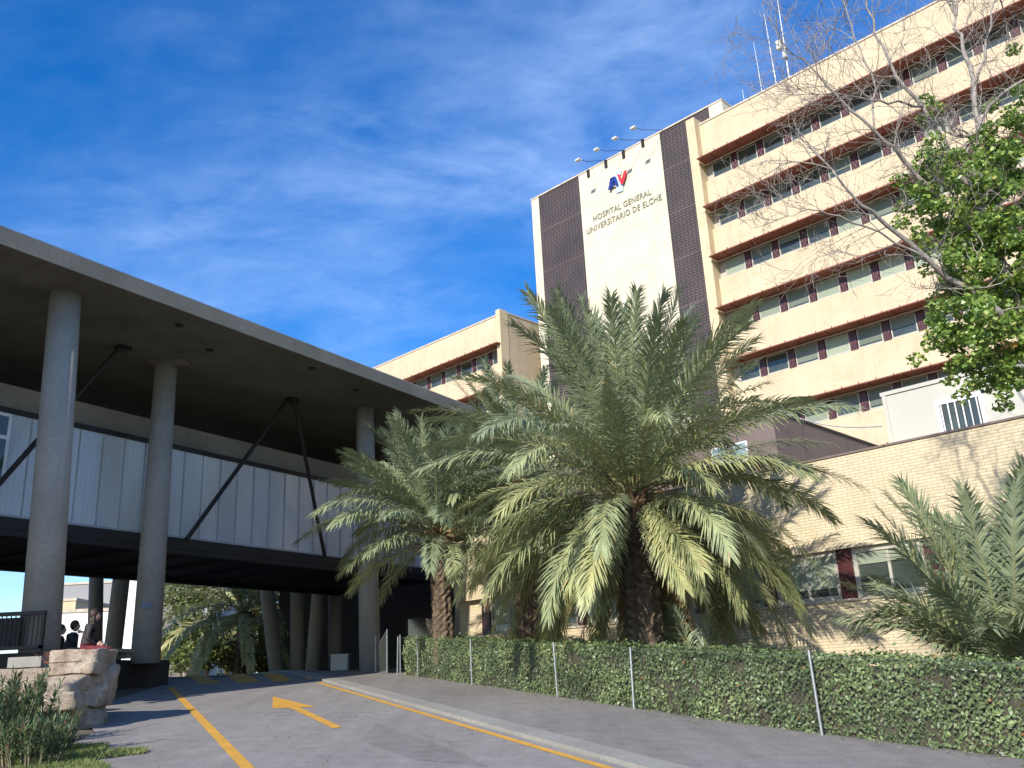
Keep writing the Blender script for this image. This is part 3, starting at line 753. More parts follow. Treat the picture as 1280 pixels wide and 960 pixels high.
# ------------------------------------------------------------------ vegetation helpers
def frond(mb, rb, base, az, e0, L, droop, rng, nl=42, lw=.030, ll=.42, tone=.3, vang=.35, twist=0, bare=.12, rr=.017, azb=0, hang=.45):
    N = 14; pts = [Vector(base)]; e = e0; az_ = az
    T = []
    for i in range(N):
        t = (i + .5) / N
        e = e0 - droop * t ** 1.35
        a2 = az_ + azb * t
        d = Vector((math.cos(e) * math.cos(a2), math.cos(e) * math.sin(a2), math.sin(e))); T.append(d)
        pts.append(pts[-1] + d * (L / N))
    rb.tone = min(1, tone + .2)
    rb.tube(pts, [rr * (1.25 - 1.1 * i / N) for i in range(N + 1)], 4, caps=False)
    up = Vector((0, 0, 1))
    for side in (-1, 1):
        for j in range(nl):
            t = bare + (1 - bare) * (j + rng.random() * .8) / nl
            f = min(t * N, N - 1e-3); i = int(f); p = pts[i].lerp(pts[i + 1], f - i); d = T[i]
            s_ = d.cross(up)
            if s_.length < 1e-3: s_ = Vector((1, 0, 0))
            s_.normalize(); n = s_.cross(d)
            if twist: s_, n = s_ * math.cos(twist) + n * math.sin(twist), n * math.cos(twist) - s_ * math.sin(twist)
            a_ = (1.15 - .75 * t) * (1 + rng.uniform(-.2, .2)); v_ = vang * (1 if e0 > .7 else .2) + rng.uniform(-.6, .6)
            ld = d * math.cos(a_) + (s_ * side * math.cos(v_) + n * math.sin(v_)) * math.sin(a_)
            pr = min(1, .35 + 2.4 * (t - bare)) * (1 if t < .75 else 1 - (t - .75) * 2.0)
            l_ = ll * max(.25, pr) * rng.uniform(.82, 1.1)
            w_ = ld.cross(n)
            if w_.length < 1e-3: w_ = d
            w_ = w_.normalized() * lw * .5 
            m1 = p + ld * l_ * .45; ld2 = (ld + Vector((0, 0, -hang * (.5 + rng.random())))).normalized(); tip = m1 + ld2 * l_ * .6
            mb.tone = min(.99, max(.01, tone + rng.uniform(-.10, .12) + (.5 if rng.random() < .02 else 0)))
            mb.add([p - w_ * .6, p + w_ * .6, m1 + w_, m1 - w_, tip], [(0, 1, 2, 3), (3, 2, 4)])

def palm_tree(name, base, ztop, r0, r1, fronds, label, cat='palm', group=None, trunk=True, seed=1, stubs=30, lean=(0, 0), fruit=False, skirt=None, **kw):
    rng = random.Random(seed)
    e = empty(name, base, 0, label=label, cat=cat, group=group)
    b = Vector((lean[0], lean[1], ztop - base[2]))
    if trunk:
        t = MB(); h = b.z; nr = max(6, int(h / .085)); n = 18; vs_ = []; fs_ = []
        for i in range(nr + 1):
            f = i / nr; z = h * f; rad = r0 + (r1 - r0) * f
            if f < .12: rad *= 1 + (.12 - f) * 2.2
            if f > .85: rad *= 1 + (f - .85) * 1.6
            for k in range(n):
                an = 2 * math.pi * k / n + (i % 2) * math.pi / n
                rr = rad * (1 + (.13 if (k + i) % 2 else -.09) + rng.uniform(-.06, .06))
                vs_.append((b.x * f + rr * math.cos(an), b.y * f + rr * math.sin(an), z))
        for i in range(nr):
            for k in range(n):
                a_ = i * n + k; c_ = i * n + (k + 1) % n; fs_.append((a_, c_, c_ + n, a_ + n))
        t.add(vs_, fs_); t.build('trunk', M['trunk_palm'], e)
    sb = MB()
    for k in range(stubs):
        an = rng.uniform(0, 2 * math.pi); z = -rng.uniform(.05, .75) * (r1 / .3); rad = r1 * 1.0
        p = b + Vector((math.cos(an) * rad, math.sin(an) * rad, z)); el = rng.uniform(.2, 1.0)
        d = Vector((math.cos(an) * math.cos(el), math.sin(an) * math.cos(el), math.sin(el))); l_ = rng.uniform(.2, .55)
        sb.tube([p, p + d * l_ * .5, p + d * l_ + Vector((0, 0, -.05))], [.055, .04, .02], 5)
    if stubs: sb.build('leaf_bases', M['dead'], e)
    cr, rb = MB(), MB()
    for (az, e0, L, dr, tone) in fronds(rng):
        dc = abs((az + math.pi / 2 + math.pi) % (2 * math.pi) - math.pi)
        if stubs >= 90 and e0 < .35:
            if dc < .24 and e0 < .2: continue
            if dc < 1.1: L *= .80
        st = b + Vector((math.cos(az) * r1 * .5, math.sin(az) * r1 * .5, rng.uniform(-.1, .15) - (.25 if e0 < .2 else 0)))
        frond(cr, rb, st, az, e0, L, dr, rng, tone=tone, twist=rng.uniform(-.5, .5), azb=rng.uniform(-.25, .25), **kw)
    c = cr.build('crown', M['palm'], e); rb.build('frond_ribs', M['rachis'], e)
    if fruit:
        fb = MB()
        for k in range(5):
            an = rng.uniform(3.6, 5.4); p = b + Vector((math.cos(an) * .25, math.sin(an) * .25, 0)); d = Vector((math.cos(an), math.sin(an), 0))
            tip = p + d * .6 + Vector((0, 0, .15)); fb.tube([p, p + d * .4 + Vector((0, 0, .3)), tip], .02, 5)
            for j in range(26): fb.tube([tip, tip + Vector((rng.gauss(0, .12), rng.gauss(0, .12), -rng.uniform(.1, .4)))], [.012, .02], 4)
        fb.build('fruit_stalks', M['fruit'], e)
    return e

def ring(n, L, spec, seed_tone=.25):
    """spec: (count, elevation lo, hi, droop lo, hi, length factor)"""
    def g(rng):
        o = []
        for (cnt, e0, e1, d0, d1, lf, tn) in spec:
            ph = rng.uniform(0, 6.28)
            for k in range(cnt):
                o.append((ph + k * 2.39996 + rng.uniform(-.15, .15), rng.uniform(e0, e1), L * lf * rng.uniform(.88, 1.08), rng.uniform(d0, d1), tn + rng.uniform(-.12, .16)))
        return o
    return g
main_spec = ring(0, 4.5, [(22, 1.2, 1.52, .15, .6, .90, .28), (26, .85, 1.25, .3, .8, .97, .3), (24, .45, .85, .7, 1.25, 1.0, .38), (26, .0, .45, .8, 1.3, .98, .52), (30, -.5, .0, .7, 1.1, .90, .56), (18, -.95, -.5, .3, .6, .72, .62), (9, -1.1, -.7, .2, .5, .6, .95)])
palm_tree('date_palm', (2.36, 18.5, gz(2.36, 18.5) - .05), 3.55, .34, .36, main_spec, 'largest date palm with the thickest trunk and drooping crown behind the hedge', group=None, seed=11, stubs=90, nl=120, lw=.030, ll=.60)
left_spec = ring(0, 3.3, [(20, 1.1, 1.5, .15, .55, .95, .16), (24, .7, 1.1, .4, .9, 1.0, .22), (20, .3, .65, .8, 1.3, 1.05, .28), (12, -.1, .2, .7, 1.1, .85, .36)])
palm_tree('date_palm', (-1.98, 23.4, gz(-1.98, 23.4) - .05), 3.75, .25, .22, left_spec, 'smaller date palm with a slim bare trunk at the far left end of the hedge', seed=5, stubs=50, nl=100, lw=.034, ll=.52, lean=(-.12, 0))
c_spec = ring(0, 3.7, [(14, 1.15, 1.5, .2, .7, 1.0, .2), (18, .7, 1.1, .6, 1.1, .95, .28), (20, .2, .7, 1.0, 1.5, .95, .36), (18, -.3, .2, 1.0, 1.4, .9, .42)])
pc = at(650, 612, 25.6)
palm_tree('date_palm', (pc.x, 25.6, gz(pc.x, 25.6) - .05), pc.z, .28, .26, c_spec, 'date palm with orange fruit stalks squeezed between the two other palms', seed=8, stubs=26, nl=90, lw=.034, ll=.50, fruit=True)
# young multi-stemmed palm at right
def young(rng):
    o = []
    for k in range(14): o.append((rng.uniform(0, 6.28), rng.uniform(1.1, 1.45), 2.9 * rng.uniform(.8, 1.1), rng.uniform(.1, .5), .22 + rng.random() * .15))
    for k in range(24): o.append((rng.uniform(0, 6.28), rng.uniform(.75, 1.1), 2.7 * rng.uniform(.75, 1.05), rng.uniform(.4, .9), .25 + rng.random() * .18))
    for az in (3.0, 3.3, 4.3, 5.6): o.append((az, rng.uniform(1.0, 1.2), 2.8 * rng.uniform(.8, 1.0), rng.uniform(1.2, 1.7), .3 + rng.random() * .18))
    return o
yb = at(1268, 830, 12.6)
palm_tree('young_palm', (yb.x, 12.6, gz(yb.x, 12.6)), gz(yb.x, 12.6) + .35, .16, .14, young, 'trunkless bluish young palm behind the right end of the hedge', trunk=True, seed=21, stubs=10, nl=80, lw=.034, ll=.50, bare=.2)
yq = at(872, 815, 18.6)
palm_tree('young_palm', (yq.x, 18.6, gz(yq.x, 18.6)), gz(yq.x, 18.6) + .3, .1, .1, ring(0, 1.5, [(7, 1.0, 1.4, .2, .6, 1, .12), (8, .5, .9, .6, 1.0, 1, .16)]), 'small spiky young palm just right of the big palm trunk', seed=22, stubs=4, nl=26, lw=.03, ll=.34)
# palms beyond the bridge
for (px, pyc, Y, sd_, L_, lab) in ((305, 765, 43, 31, 5.0, 'palm with a wide drooping crown seen beneath the footbridge'), (333, 772, 47, 32, 3.6, 'darker palm close behind the leaning column under the footbridge')):
    q = at(px, pyc, Y); sp_ = ring(0, L_, [(12, 1.0, 1.4, .5, .9, 1, .5), (20, .5, .9, .9, 1.3, 1, .52), (22, 0, .4, 1.1, 1.5, 1, .58), (18, -.5, 0, .9, 1.1, .95, .62)])
    palm_tree('date_palm', (q.x, Y, .5), q.z, .30, .26, sp_, lab, seed=sd_, stubs=12, nl=44, lw=.07, ll=.55)

def leaf_cloud(mb, centers, n, rng, size, tone_lo, tone_hi, flat=0):
    for _ in range(n):
        c, r = centers[rng.randrange(len(centers))]
        while True:
            v = Vector((rng.uniform(-1, 1), rng.uniform(-1, 1), rng.uniform(-1, 1)))
            if .25 < v.length < 1: break
        p = Vector(c) + Vector((v.x * r[0], v.y * r[1], v.z * r[2]))
        a_ = Vector((rng.gauss(0, 1), rng.gauss(0, 1), rng.gauss(0, .6))).normalized(); b_ = a_.cross(Vector((rng.gauss(0, 1), rng.gauss(0, 1), rng.gauss(0, 1)))).normalized()
        s_ = size * rng.uniform(.6, 1.25)
        mb.tone = rng.uniform(tone_lo, tone_hi)
        mb.add([p - a_ * s_ * .5, p + b_ * s_ * .36 - a_ * s_ * .05, p + a_ * s_ * .55, p - b_ * s_ * .36 - a_ * s_ * .05], [(0, 1, 2, 3)])

# shrubs beyond the bridge
rng = random.Random(77)
for (px, py, Y, rx, rz, n, lab) in ((225, 790, 50, 2.2, 2.0, 2600, 'grey green shrub behind the tiny standing person'), (262, 812, 44, 2.3, 1.2, 2600, 'bright yellow green bush under the far palm'), (238, 742, 58, 2.6, 1.6, 2200, 'leafy tree top behind the far palm at left'), (322, 818, 47, 1.6, 1.2, 1500, 'low dark bush at the foot of the far palms')):
    q = at(px, py, Y); e = empty('shrub', (q.x, Y, .5), 0, label=lab, cat='shrub')
    m = MB(); zc = q.z - .5
    cs = [((rng.uniform(-rx, rx) * .6, rng.uniform(-.8, .8), max(.4, zc) + rng.uniform(-rz, rz) * .5), (rx * .5, .8, rz * .5)) for _ in range(9)]
    leaf_cloud(m, cs, n, rng, .22, .1, .95); m.build('foliage', M['shrub'], e)
    t = MB()
    for c, r in cs[:5]: t.tube([(0, 0, 0), (c[0] * .5, c[1] * .5, c[2] * .5), c], [.06, .04, .02], 5)
    t.build('stem', M['bark'], e)

# ------------------------------------------------------------------ hedge + fence
HPATH = [Vector(p) for p in ((8.2, 5.15), (5.05, 10.13), (2.75, 13.7), (0.0, 19.05), (-2.6, 23.9), (-3.15, 24.4))]
def along(path, n_per_m):
    o = []
    for a_, b_ in zip(path[:-1], path[1:]):
        d = (b_ - a_); l_ = d.length; d = d / l_; nrm = Vector((d.y, -d.x))   # to the right of travel = away from road
        k = max(1, int(l_ * n_per_m))
        for i in range(k): o.append((a_ + d * (l_ * i / k), d, nrm))
    o.append((path[-1], d, nrm)); return o
he = empty('hedge', (0, 19, gz(0, 19)), 0, label='long clipped dark green hedge behind the wire fence along the pavement', cat='hedge')
HH, HW = .98, .85
core = MB(); st = along(HPATH, 3); n_ = len(st)
for (p, d, nr) in st:
    z_ = gz(p.x, p.y)
    for (o_, h_) in ((.09, 0), (.09, HH - .12), (HW - .08, HH - .12), (HW - .08, 0)):
        q = p + nr * o_; core.v.append((q.x, q.y - 19, z_ + h_ - gz(0, 19))); core.t.append(0)
for i in range(n_ - 1):
    for k in range(3): core.f.append((4 * i + k, 4 * i + 4 + k, 4 * i + 5 + k, 4 * i + 1 + k)); core.m.append(0)
core.f.append((0, 1, 2, 3)); core.m.append(0); core.f.append((4 * n_ - 4, 4 * n_ - 3, 4 * n_ - 2, 4 * n_ - 1)); core.m.append(0)
core.build('twigs', M['hedge_in'], he)
lv = MB(); rng = random.Random(3)
tot = []; 
for a_, b_ in zip(HPATH[:-1], HPATH[1:]): tot.append((b_ - a_).length)
def hpt(u):
    for (a_, b_, l_) in zip(HPATH[:-1], HPATH[1:], tot):
        if u <= l_: d = (b_ - a_) / l_; return a_ + d * u, d, Vector((d.y, -d.x))
        u -= l_
    return HPATH[-1], d, Vector((d.y, -d.x))
TL_ = sum(tot); NLV = 78000
for i in range(NLV):
    u = TL_ * (rng.random() ** .85)
    p, d, nr = hpt(u)
    s = rng.random()
    bulge = noise.noise(Vector((u * 1.3, 0, 3))) * .05
    if s < .62:
        h_ = rng.random() * (HH + .0); o_ = .02 + rng.random() ** 1.5 * .13 + noise.noise(Vector((u * 2.0, h_ * 2.5, 9))) * .07
        nv = (-nr.x, -nr.y, .35)
    elif s < .96:
        o_ = rng.uniform(0, HW); h_ = HH - .02 + noise.noise(Vector((u * 1.6, o_ * 3, 0))) * .09 + rng.gauss(0, .028) + bulge
        if rng.random() < .05: h_ += rng.uniform(.02, .09)
        nv = (0, 0, 1)
    else:
        h_ = rng.random() * HH; o_ = HW; nv = (nr.x, nr.y, .3)
    q = p + nr * o_
    P = Vector((q.x, q.y - 19, gz(q.x, q.y) + h_ - gz(0, 19)))
    N_ = (Vector(nv) + Vector((rng.gauss(0, .55), rng.gauss(0, .55), rng.gauss(0, .55)))).normalized()
    a_ = N_.cross(Vector((rng.gauss(0, 1), rng.gauss(0, 1), rng.gauss(0, 1)))).normalized(); b_ = N_.cross(a_)
    sz = rng.uniform(.028, .075)
    if noise.noise(Vector((u * 2.6, h_ * 3.4, 40))) < -.30 and rng.random() < .75 and s < .62: continue
    cl_ = noise.noise(Vector((u * 1.1, h_ * 1.6, o_ * 2))) 
    tn = .42 + cl_ * .45 + rng.uniform(-.28, .28)
    if rng.random() < .004: tn = 1.0
    lv.tone = min(1, max(.01, tn if tn >= 1 or tn < .93 else .92))
    lv.add([P - a_ * sz * .5, P + b_ * sz * .3, P + a_ * sz * .55, P - b_ * sz * .3], [(0, 1, 2, 3)])
lv.build('leaves', M['hedge'], he)
# fence
fe = empty('wire_fence', (0, 19, gz(0, 19)), 0, label='thin chain link fence on grey steel posts in front of the hedge', cat='fence')
for (bx_, by_) in ((482, 842), (490, 847), (533, 848), (602, 858), (697, 875), (822, 888), (1022, 925), (1400, 1010)):
    g_ = atg(bx_, by_)
    if bx_ < 500: g_ = Vector((-3.3, 24.35 + (.6 if bx_ == 482 else 0), 0))
    # snap on to the hedge line, just in front
    best = min(along(HPATH, 20), key=lambda t: (t[0] - Vector((g_.x, g_.y))).length)
    p = best[0] - best[2] * .06 if bx_ >= 500 else Vector((g_.x, g_.y)); z_ = gz(p.x, p.y) - gz(0, 19)
    MB().tube([(p.x, p.y - 19, z_ - .1), (p.x + random.Random(bx_).uniform(-.03, .03), p.y - 19, z_ + 1.02 + random.Random(by_).uniform(-.02, .05))], .019, 8).build('post', M['galv'], fe)
wm_ = MB()
def fpt(u, h_):
    p, d, nr = hpt(u); q = p - nr * .045; return Vector((q.x, q.y - 19, gz(q.x, q.y) - gz(0, 19) + h_))
stp = .085; hh_ = .98
for sgn in (1, -1):
    u = -hh_
    while u < TL_ + hh_:
        a0, a1 = u, u + hh_
        pts = []
        for k in range(3):
            t_ = k / 2; uu = a0 + (a1 - a0) * t_; h_ = hh_ * t_ if sgn > 0 else hh_ * (1 - t_)
            if 0 <= uu <= TL_: pts.append(fpt(uu, h_ + .02))
        if len(pts) > 1: wm_.tube(pts, .0015, 3, caps=False)
        u += stp
for h_ in (.03, 1.0):
    pts = [fpt(TL_ * k / 60, h_) for k in range(61)]; wm_.tube(pts, .003, 4, caps=False)
wm_.build('wire_mesh', M['wire'], fe)
# gate beside the third column
g0 = at(481, 838, 26.0)
ga = empty('wire_gate', (-3.7, 25.3, gz(-3.7, 25.3)), R_(115), label='small open wire mesh gate at the shaded end of the hedge', cat='gate')
m = MB()
for a_, b_ in (((0, 0, 0), (0, 0, 1.2)), ((1.1, 0, 0), (1.1, 0, 1.1)), ((0, 0, 1.15), (1.1, 0, .75)), ((0, 0, .1), (1.1, 0, .1))): m.tube([a_, b_], .02, 6)
m.build('gate_frame', M['galv'], ga)
m = MB()
for k in range(14): m.tube([(k * .08, 0, .1), (k * .08, 0, 1.1 - .35 * k / 14)], .002, 3)
m.build('gate_mesh', M['wire'], ga)

# ------------------------------------------------------------------ bare tree at right
def bare_tree():
    rng = random.Random(12)
    e = empty('mulberry_tree', (7.6, 11.6, gz(7.6, 11.6)), 0, label='grey barked tree with bare tangled twigs and green leaf clumps at the right edge', cat='tree')
    ob = Vector((7.6, 11.6, gz(7.6, 11.6)))
    br = MB(); tips = []
    def limb(pts, r0, r1):
        P = [Vector(p) - ob for p in pts]
        # smooth with wobble
        Q = [P[0]]
        for a_, b_ in zip(P[:-1], P[1:]):
            for k in range(1, 4):
                q = a_.lerp(b_, k / 3); 
                if k < 3: q += Vector((rng.gauss(0, 1), rng.gauss(0, 1), rng.gauss(0, 1))) * (b_ - a_).length * .035
                Q.append(q)
        k_ = .62 if r0 < .2 else .8
        rr = [k_ * (r0 + (r1 - r0) * i / (len(Q) - 1)) for i in range(len(Q))]
        br.tube(Q, rr, 8); return Q, rr
    def twig(p, d, l_, r, depth):
        n = 5; pts = [p]; dd = d.normalized()
        curl = Vector((rng.gauss(0, 1), rng.gauss(0, 1), rng.gauss(0, 1) + .3)) * .16
        for k in range(n):
            dd = (dd + curl + Vector((rng.gauss(0, .08), rng.gauss(0, .08), rng.gauss(0, .08)))).normalized()
            pts.append(pts[-1] + dd * l_ / n)
            if depth > 0 and rng.random() < (.75 if depth > 1 else .55):
                ax = Vector((rng.gauss(0, 1), rng.gauss(0, 1), rng.gauss(0, 1))).normalized()
                nd = (dd + ax * .85 + Vector((0, 0, .15))).normalized()
                twig(pts[-1], nd, l_ * rng.uniform(.45, .75), r * .6, depth - 1)
        br.tube(pts, [max(.0022, r * (1 - .75 * k / n)) for k in range(n + 1)], 4 if r < .02 else 6, caps=False)
    A = lambda x, y, Y: at(x, y, Y)
    trunk_pts = [Vector((7.6, 11.6, gz(7.6, 11.6) - .1)), A(1335, 700, 11.6), A(1312, 520, 11.5), A(1282, 420, 11.4)]
    limbs = []
    Qt, Rt = limb(trunk_pts, .22, .13)
    specs = [
        ([A(1282, 420, 11.4), A(1230, 375, 11.2), A(1163, 327, 11.0), A(1110, 283, 10.8), A(1077, 257, 10.6), A(1040, 212, 10.4)], .085, .02),
        ([A(1312, 500, 11.5), A(1275, 380, 11.6), A(1240, 300, 11.7), A(1219, 200, 11.8), A(1217, 100, 11.9), A(1203, 57, 12.0), A(1195, 20, 12.1)], .12, .03),
        ([A(1240, 300, 11.7), A(1190, 200, 11.3), A(1153, 133, 11.1), A(1120, 95, 11.0), A(1093, 43, 10.9), A(1082, -10, 10.8)], .07, .018),
        ([A(1219, 110, 11.9), A(1232, 50, 11.8), A(1245, -5, 11.8)], .04, .02),
        ([A(1290, 95, 11.5), A(1260, 112, 11.7), A(1237, 132, 11.8), A(1221, 165, 11.8)], .03, .045),
        ([A(1215, 290, 11.6), A(1160, 233, 11.1), A(1125, 195, 10.9), A(1093, 163, 10.7), A(1047, 120, 10.5), A(1010, 80, 10.4), A(985, 62, 10.3)], .06, .010),
        ([A(1153, 133, 11.1), A(1110, 130, 10.8), A(1075, 122, 10.6), A(1040, 116, 10.5), A(1018, 118, 10.4)], .03, .008),
        ([A(1163, 327, 11.0), A(1100, 290, 10.8), A(1050, 270, 10.6), A(1010, 262, 10.5), A(985, 270, 10.4)], .028, .006),
        ([A(1255, 400, 11.3), A(1220, 375, 11.3), A(1190, 330, 11.4), A(1180, 280, 11.5)], .05, .015),
        ([A(1093, 163, 10.7), A(1095, 110, 10.8), A(1075, 60, 10.8), A(1060, 20, 10.8), A(1052, -15, 10.8)], .025, .01),
        ([A(1282, 420, 11.4), A(1300, 330, 11.9), A(1290, 240, 12.2), A(1300, 150, 12.3)], .09, .05),
    ]
    for pts, r0, r1 in specs:
        Q, rr = limb(pts, r0, r1)
        for i in range(2, len(Q)):
            for _ in range(2 if len(pts) > 3 else 1):
                d = (Q[i] - Q[i - 1]).normalized(); ax = Vector((rng.gauss(-.25, 1), rng.gauss(0, 1), rng.gauss(.2, 1))).normalized()
                if rng.random() < .5: twig(Q[i], d * .6 + ax * .8, rng.uniform(.45, 1.05), max(.006, rr[i] * .3), rng.choice((1, 2, 2, 3)))
        d = (Q[-1] - Q[-3]).normalized()
        for _ in range(3): twig(Q[-1], d + Vector((rng.gauss(0, .4), rng.gauss(0, .4), rng.gauss(0, .4))), rng.uniform(.5, .9), max(.006, r1 * .8), 3)
    br.build('trunk', M['bark'], e, smooth=True)
    lf = MB()
    C = [(1160, 205, 11.2, .30), (1150, 245, 11.1, .28), (1185, 255, 11.4, .42), (1225, 235, 11.6, .50), (1265, 215, 11.7, .48), (1185, 290, 11.3, .40), (1225, 300, 11.5, .5), (1268, 290, 11.6, .5),
         (1150, 200, 11.0, .16), (1172, 130, 11.3, .13), (1240, 175, 11.8, .30), (1275, 160, 11.8, .3), (1160, 150, 11.2, .16), (1250, 130, 12, .16), (1190, 345, 11.2, .3), (1230, 350, 11.4, .45), (1268, 350, 11.5, .45),
         (1195, 395, 11.1, .32), (1180, 425, 11.1, .24), (1225, 405, 11.2, .42), (1262, 410, 11.3, .45), (1200, 445, 11.1, .22), (1232, 455, 11.2, .28), (1260, 470, 11.3, .3), (1275, 445, 11.4, .35), (1290, 330, 11.8, .6), (1300, 420, 11.6, .6), (1300, 250, 12, .6), (1255, 500, 11.2, .12), (1170, 385, 11, .12), (1145, 285, 11.0, .14), (1275, 100, 12.1, .2), (1262, 60, 12.2, .12)]
    cs = []; wts = []
    for (x, y, Y, r) in C:
        q = A(x, y, Y) - ob; 
        k = max(1, int((r / .12) ** 2 * 1.6))
        for _ in range(k):
            v = Vector((rng.gauss(0, .5), rng.gauss(0, .6), rng.gauss(0, .5))) * r
            cs.append((q + v * 1.25, (.13, .13, .11)))
    leaf_cloud(lf, cs, 31000, rng, .072, .2, .97)
    # few orange leaves
    leaf_cloud(lf, [(A(1262, 433, 11) - ob, (.12, .1, .07)), (A(1218, 428, 11) - ob, (.08, .1, .05))], 34, rng, .09, .97, 1.0)
    lf.build('leaves', M['ivy'], e)
bare_tree()

# ------------------------------------------------------------------ rocks
def rock(name, x0, x1, y0, y1, z0, z1, label, seed, tilt=0, amp=.08, under=0):
    n = 26; mb = MB(); cx, cy, cz = (x0 + x1) / 2, (y0 + y1) / 2, z0; hx, hy, hz = (x1 - x0) / 2, (y1 - y0) / 2, (z1 - z0) / 2
    import bmesh
    bm = bmesh.new(); bmesh.ops.create_cube(bm, size=2); bmesh.ops.subdivide_edges(bm, edges=bm.edges[:], cuts=n, use_grid_fill=True)
    for v in bm.verts:
        p = v.co.copy(); l_ = (abs(p.x) ** 16 + abs(p.y) ** 16 + abs(p.z) ** 16) ** (1 / 16); p = p / l_
        q = Vector((p.x * hx, p.y * hy, p.z * hz))
        nn = noise.noise(q * 1.5 + Vector((seed, 0, 0))) * amp * 1.6 + noise.noise(q * 4 + Vector((0, seed, 0))) * amp * .7 + noise.noise(q * 11 + Vector((0, seed, 0))) * amp * .28
        cellv = noise.voronoi(q * 2.6 + Vector((seed, seed, 0)))[0]; facet = (cellv[0] - .3) * amp * 1.3
        side = 1.0 if abs(p.z) < .93 else .35
        q += p.normalized() * (nn + facet) * side
        q.z += tilt * (q.y) * (1 if p.z > 0 else .2)
        if p.y < 0: q.y += under * (hz - q.z) * (-p.y)
        v.co = q + Vector((0, 0, hz))
    me = bpy.data.meshes.new(name); bm.to_mesh(me); bm.free(); me.materials.append(M['rock'])
    me.polygons.foreach_set('use_smooth', [True] * len(me.polygons))
    o = bpy.data.objects.new(name, me); COL.objects.link(o); o.location = (cx, cy, cz)
    return tag(o, label=label, cat='rock', group=None)
rock('boulder', -10.2, -6.68, 13.8, 15.7, -.02, .46, 'wide flat pale limestone slab, the biggest of the stacked boulders', 3, tilt=.16, amp=.10, under=.35)
rock('boulder', -7.3, -6.68, 14.5, 15.5, .47, .80, 'smaller squared boulder on top of the slab beside the seated woman', 9, tilt=.05, amp=.06, under=.0)
rock('boulder', -7.4, -6.75, 14.3, 15.3, -.62, .0, 'rounded boulder wedged under the right end of the slab', 14, amp=.13, under=.2)
rock('boulder', -7.9, -7.2, 14.1, 14.9, -.62, -.12, 'brown lower boulder in the shadow under the middle of the slab', 24, amp=.12)
rock('boulder', -9.9, -8.0, 14.1, 15.3, -.62, .0, 'lower boulder behind the oleander leaves', 31, amp=.12)
q = at(36, 829, 15.9); o = MB().box(-.28, .28, -.15, .15, -.05, .12).build('concrete_block', M['kerb'], label='small pale concrete block lying behind the slab boulder', cat='block'); o.location = (q.x, 15.9, q.z - .02)

# ------------------------------------------------------------------ railing on plaza
RA = empty('railing', (-8.6, 17.05, PZ), 0, label='black vertical bar railing on the plaza edge in front of the first column', cat='railing')
tr = at(58, 763, 17.05); zt_ = tr.z - PZ
xr = tr.x + 8.6
MB().box(-4.5, xr, -.04, .04, zt_ - .07, zt_).box(-4.5, xr, -.03, .03, .06, .12).build('rail', M['steel'], RA)
for x_ in (xr - .03, xr - 2.2, -4.4): MB().box(x_ - .03, x_ + .03, -.03, .03, 0, zt_ - .072).build('post', M['steel'], RA)
m = MB(); x_ = -4.3
while x_ < xr - .08: m.box(x_ - .008, x_ + .008, -.008, .008, .121, zt_ - .072); x_ += .085
m.build('bars', M['steel'], RA)
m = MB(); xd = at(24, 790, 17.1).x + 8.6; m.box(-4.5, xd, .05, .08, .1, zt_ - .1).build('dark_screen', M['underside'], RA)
# pale cabinet at far columns
q = at(424, 834, 33.0); CBX = empty('cabinet', (q.x, 33.0, gz(q.x, 33)), 0, label='small pale grey cabinet standing by the far vertical column', cat='cabinet')
zt2 = at(424, 819, 33).z - gz(q.x, 33)
MB().box(-.30, .30, 0, .4, 0, zt2).box(-.33, .33, -.03, .43, zt2 + .002, zt2 + .04).build('cabinet_body', M['white_paint'], CBX)
MB().box(-.26, .26, -.015, -.003, .08, zt2 - .05).build('door', M['white_paint'], CBX)
# pale statue-like stone behind hedge
q = at(550, 800, 27.6)
st_ = rock('standing_stone', q.x - .28, q.x + .28, 27.4, 27.9, .3, at(550, 774, 27.6).z, 'pale upright stone in the shade behind the left end of the hedge', 40, amp=.12)
st_['category'] = 'stone'
rock('low_stone', q.x - .7, q.x + .9, 27.2, 27.7, .3, at(550, 797, 27.6).z, 'low pale stone at the foot of the upright stone', 41, amp=.08)['category'] = 'stone'

# ------------------------------------------------------------------ people
def person(root_loc, rz, joints, edges, radii, label, body_mat, extras=(), scale=1.0, cloth=None):
    e = empty('person', root_loc, rz, label=label, cat='person'); e.scale = (scale,) * 3
    me = bpy.data.meshes.new('body'); names = list(joints); me.from_pydata([joints[n] for n in names], [(names.index(a_), names.index(b_)) for a_, b_ in edges], [])
    o = bpy.data.objects.new('body', me); COL.objects.link(o); o.parent = e
    o.modifiers.new('skin', 'SKIN'); 
    for i, n in enumerate(names):
        sv = me.skin_vertices[0].data[i]; r = radii[n]; sv.radius = (r, r) if not hasattr(r, '__len__') else r; sv.use_root = (n == 'pelvis')
    sb = o.modifiers.new('sub', 'SUBSURF'); sb.levels = 2; sb.render_levels = 2
    me.materials.append(body_mat)
    return e, o
def ell(mb, c, r, n=14, m=10, cut=None):
    vs_ = []; fs_ = []
    for i in range(m + 1):
        th = math.pi * i / m
        for k in range(n):
            ph = 2 * math.pi * k / n
            vs_.append((c[0] + r[0] * math.sin(th) * math.cos(ph), c[1] + r[1] * math.sin(th) * math.sin(ph), c[2] + r[2] * math.cos(th)))
    for i in range(m):
        for k in range(n): fs_.append((i * n + k, (i + 1) * n + k, (i + 1) * n + (k + 1) % n, i * n + (k + 1) % n))
    return mb.add(vs_, fs_)
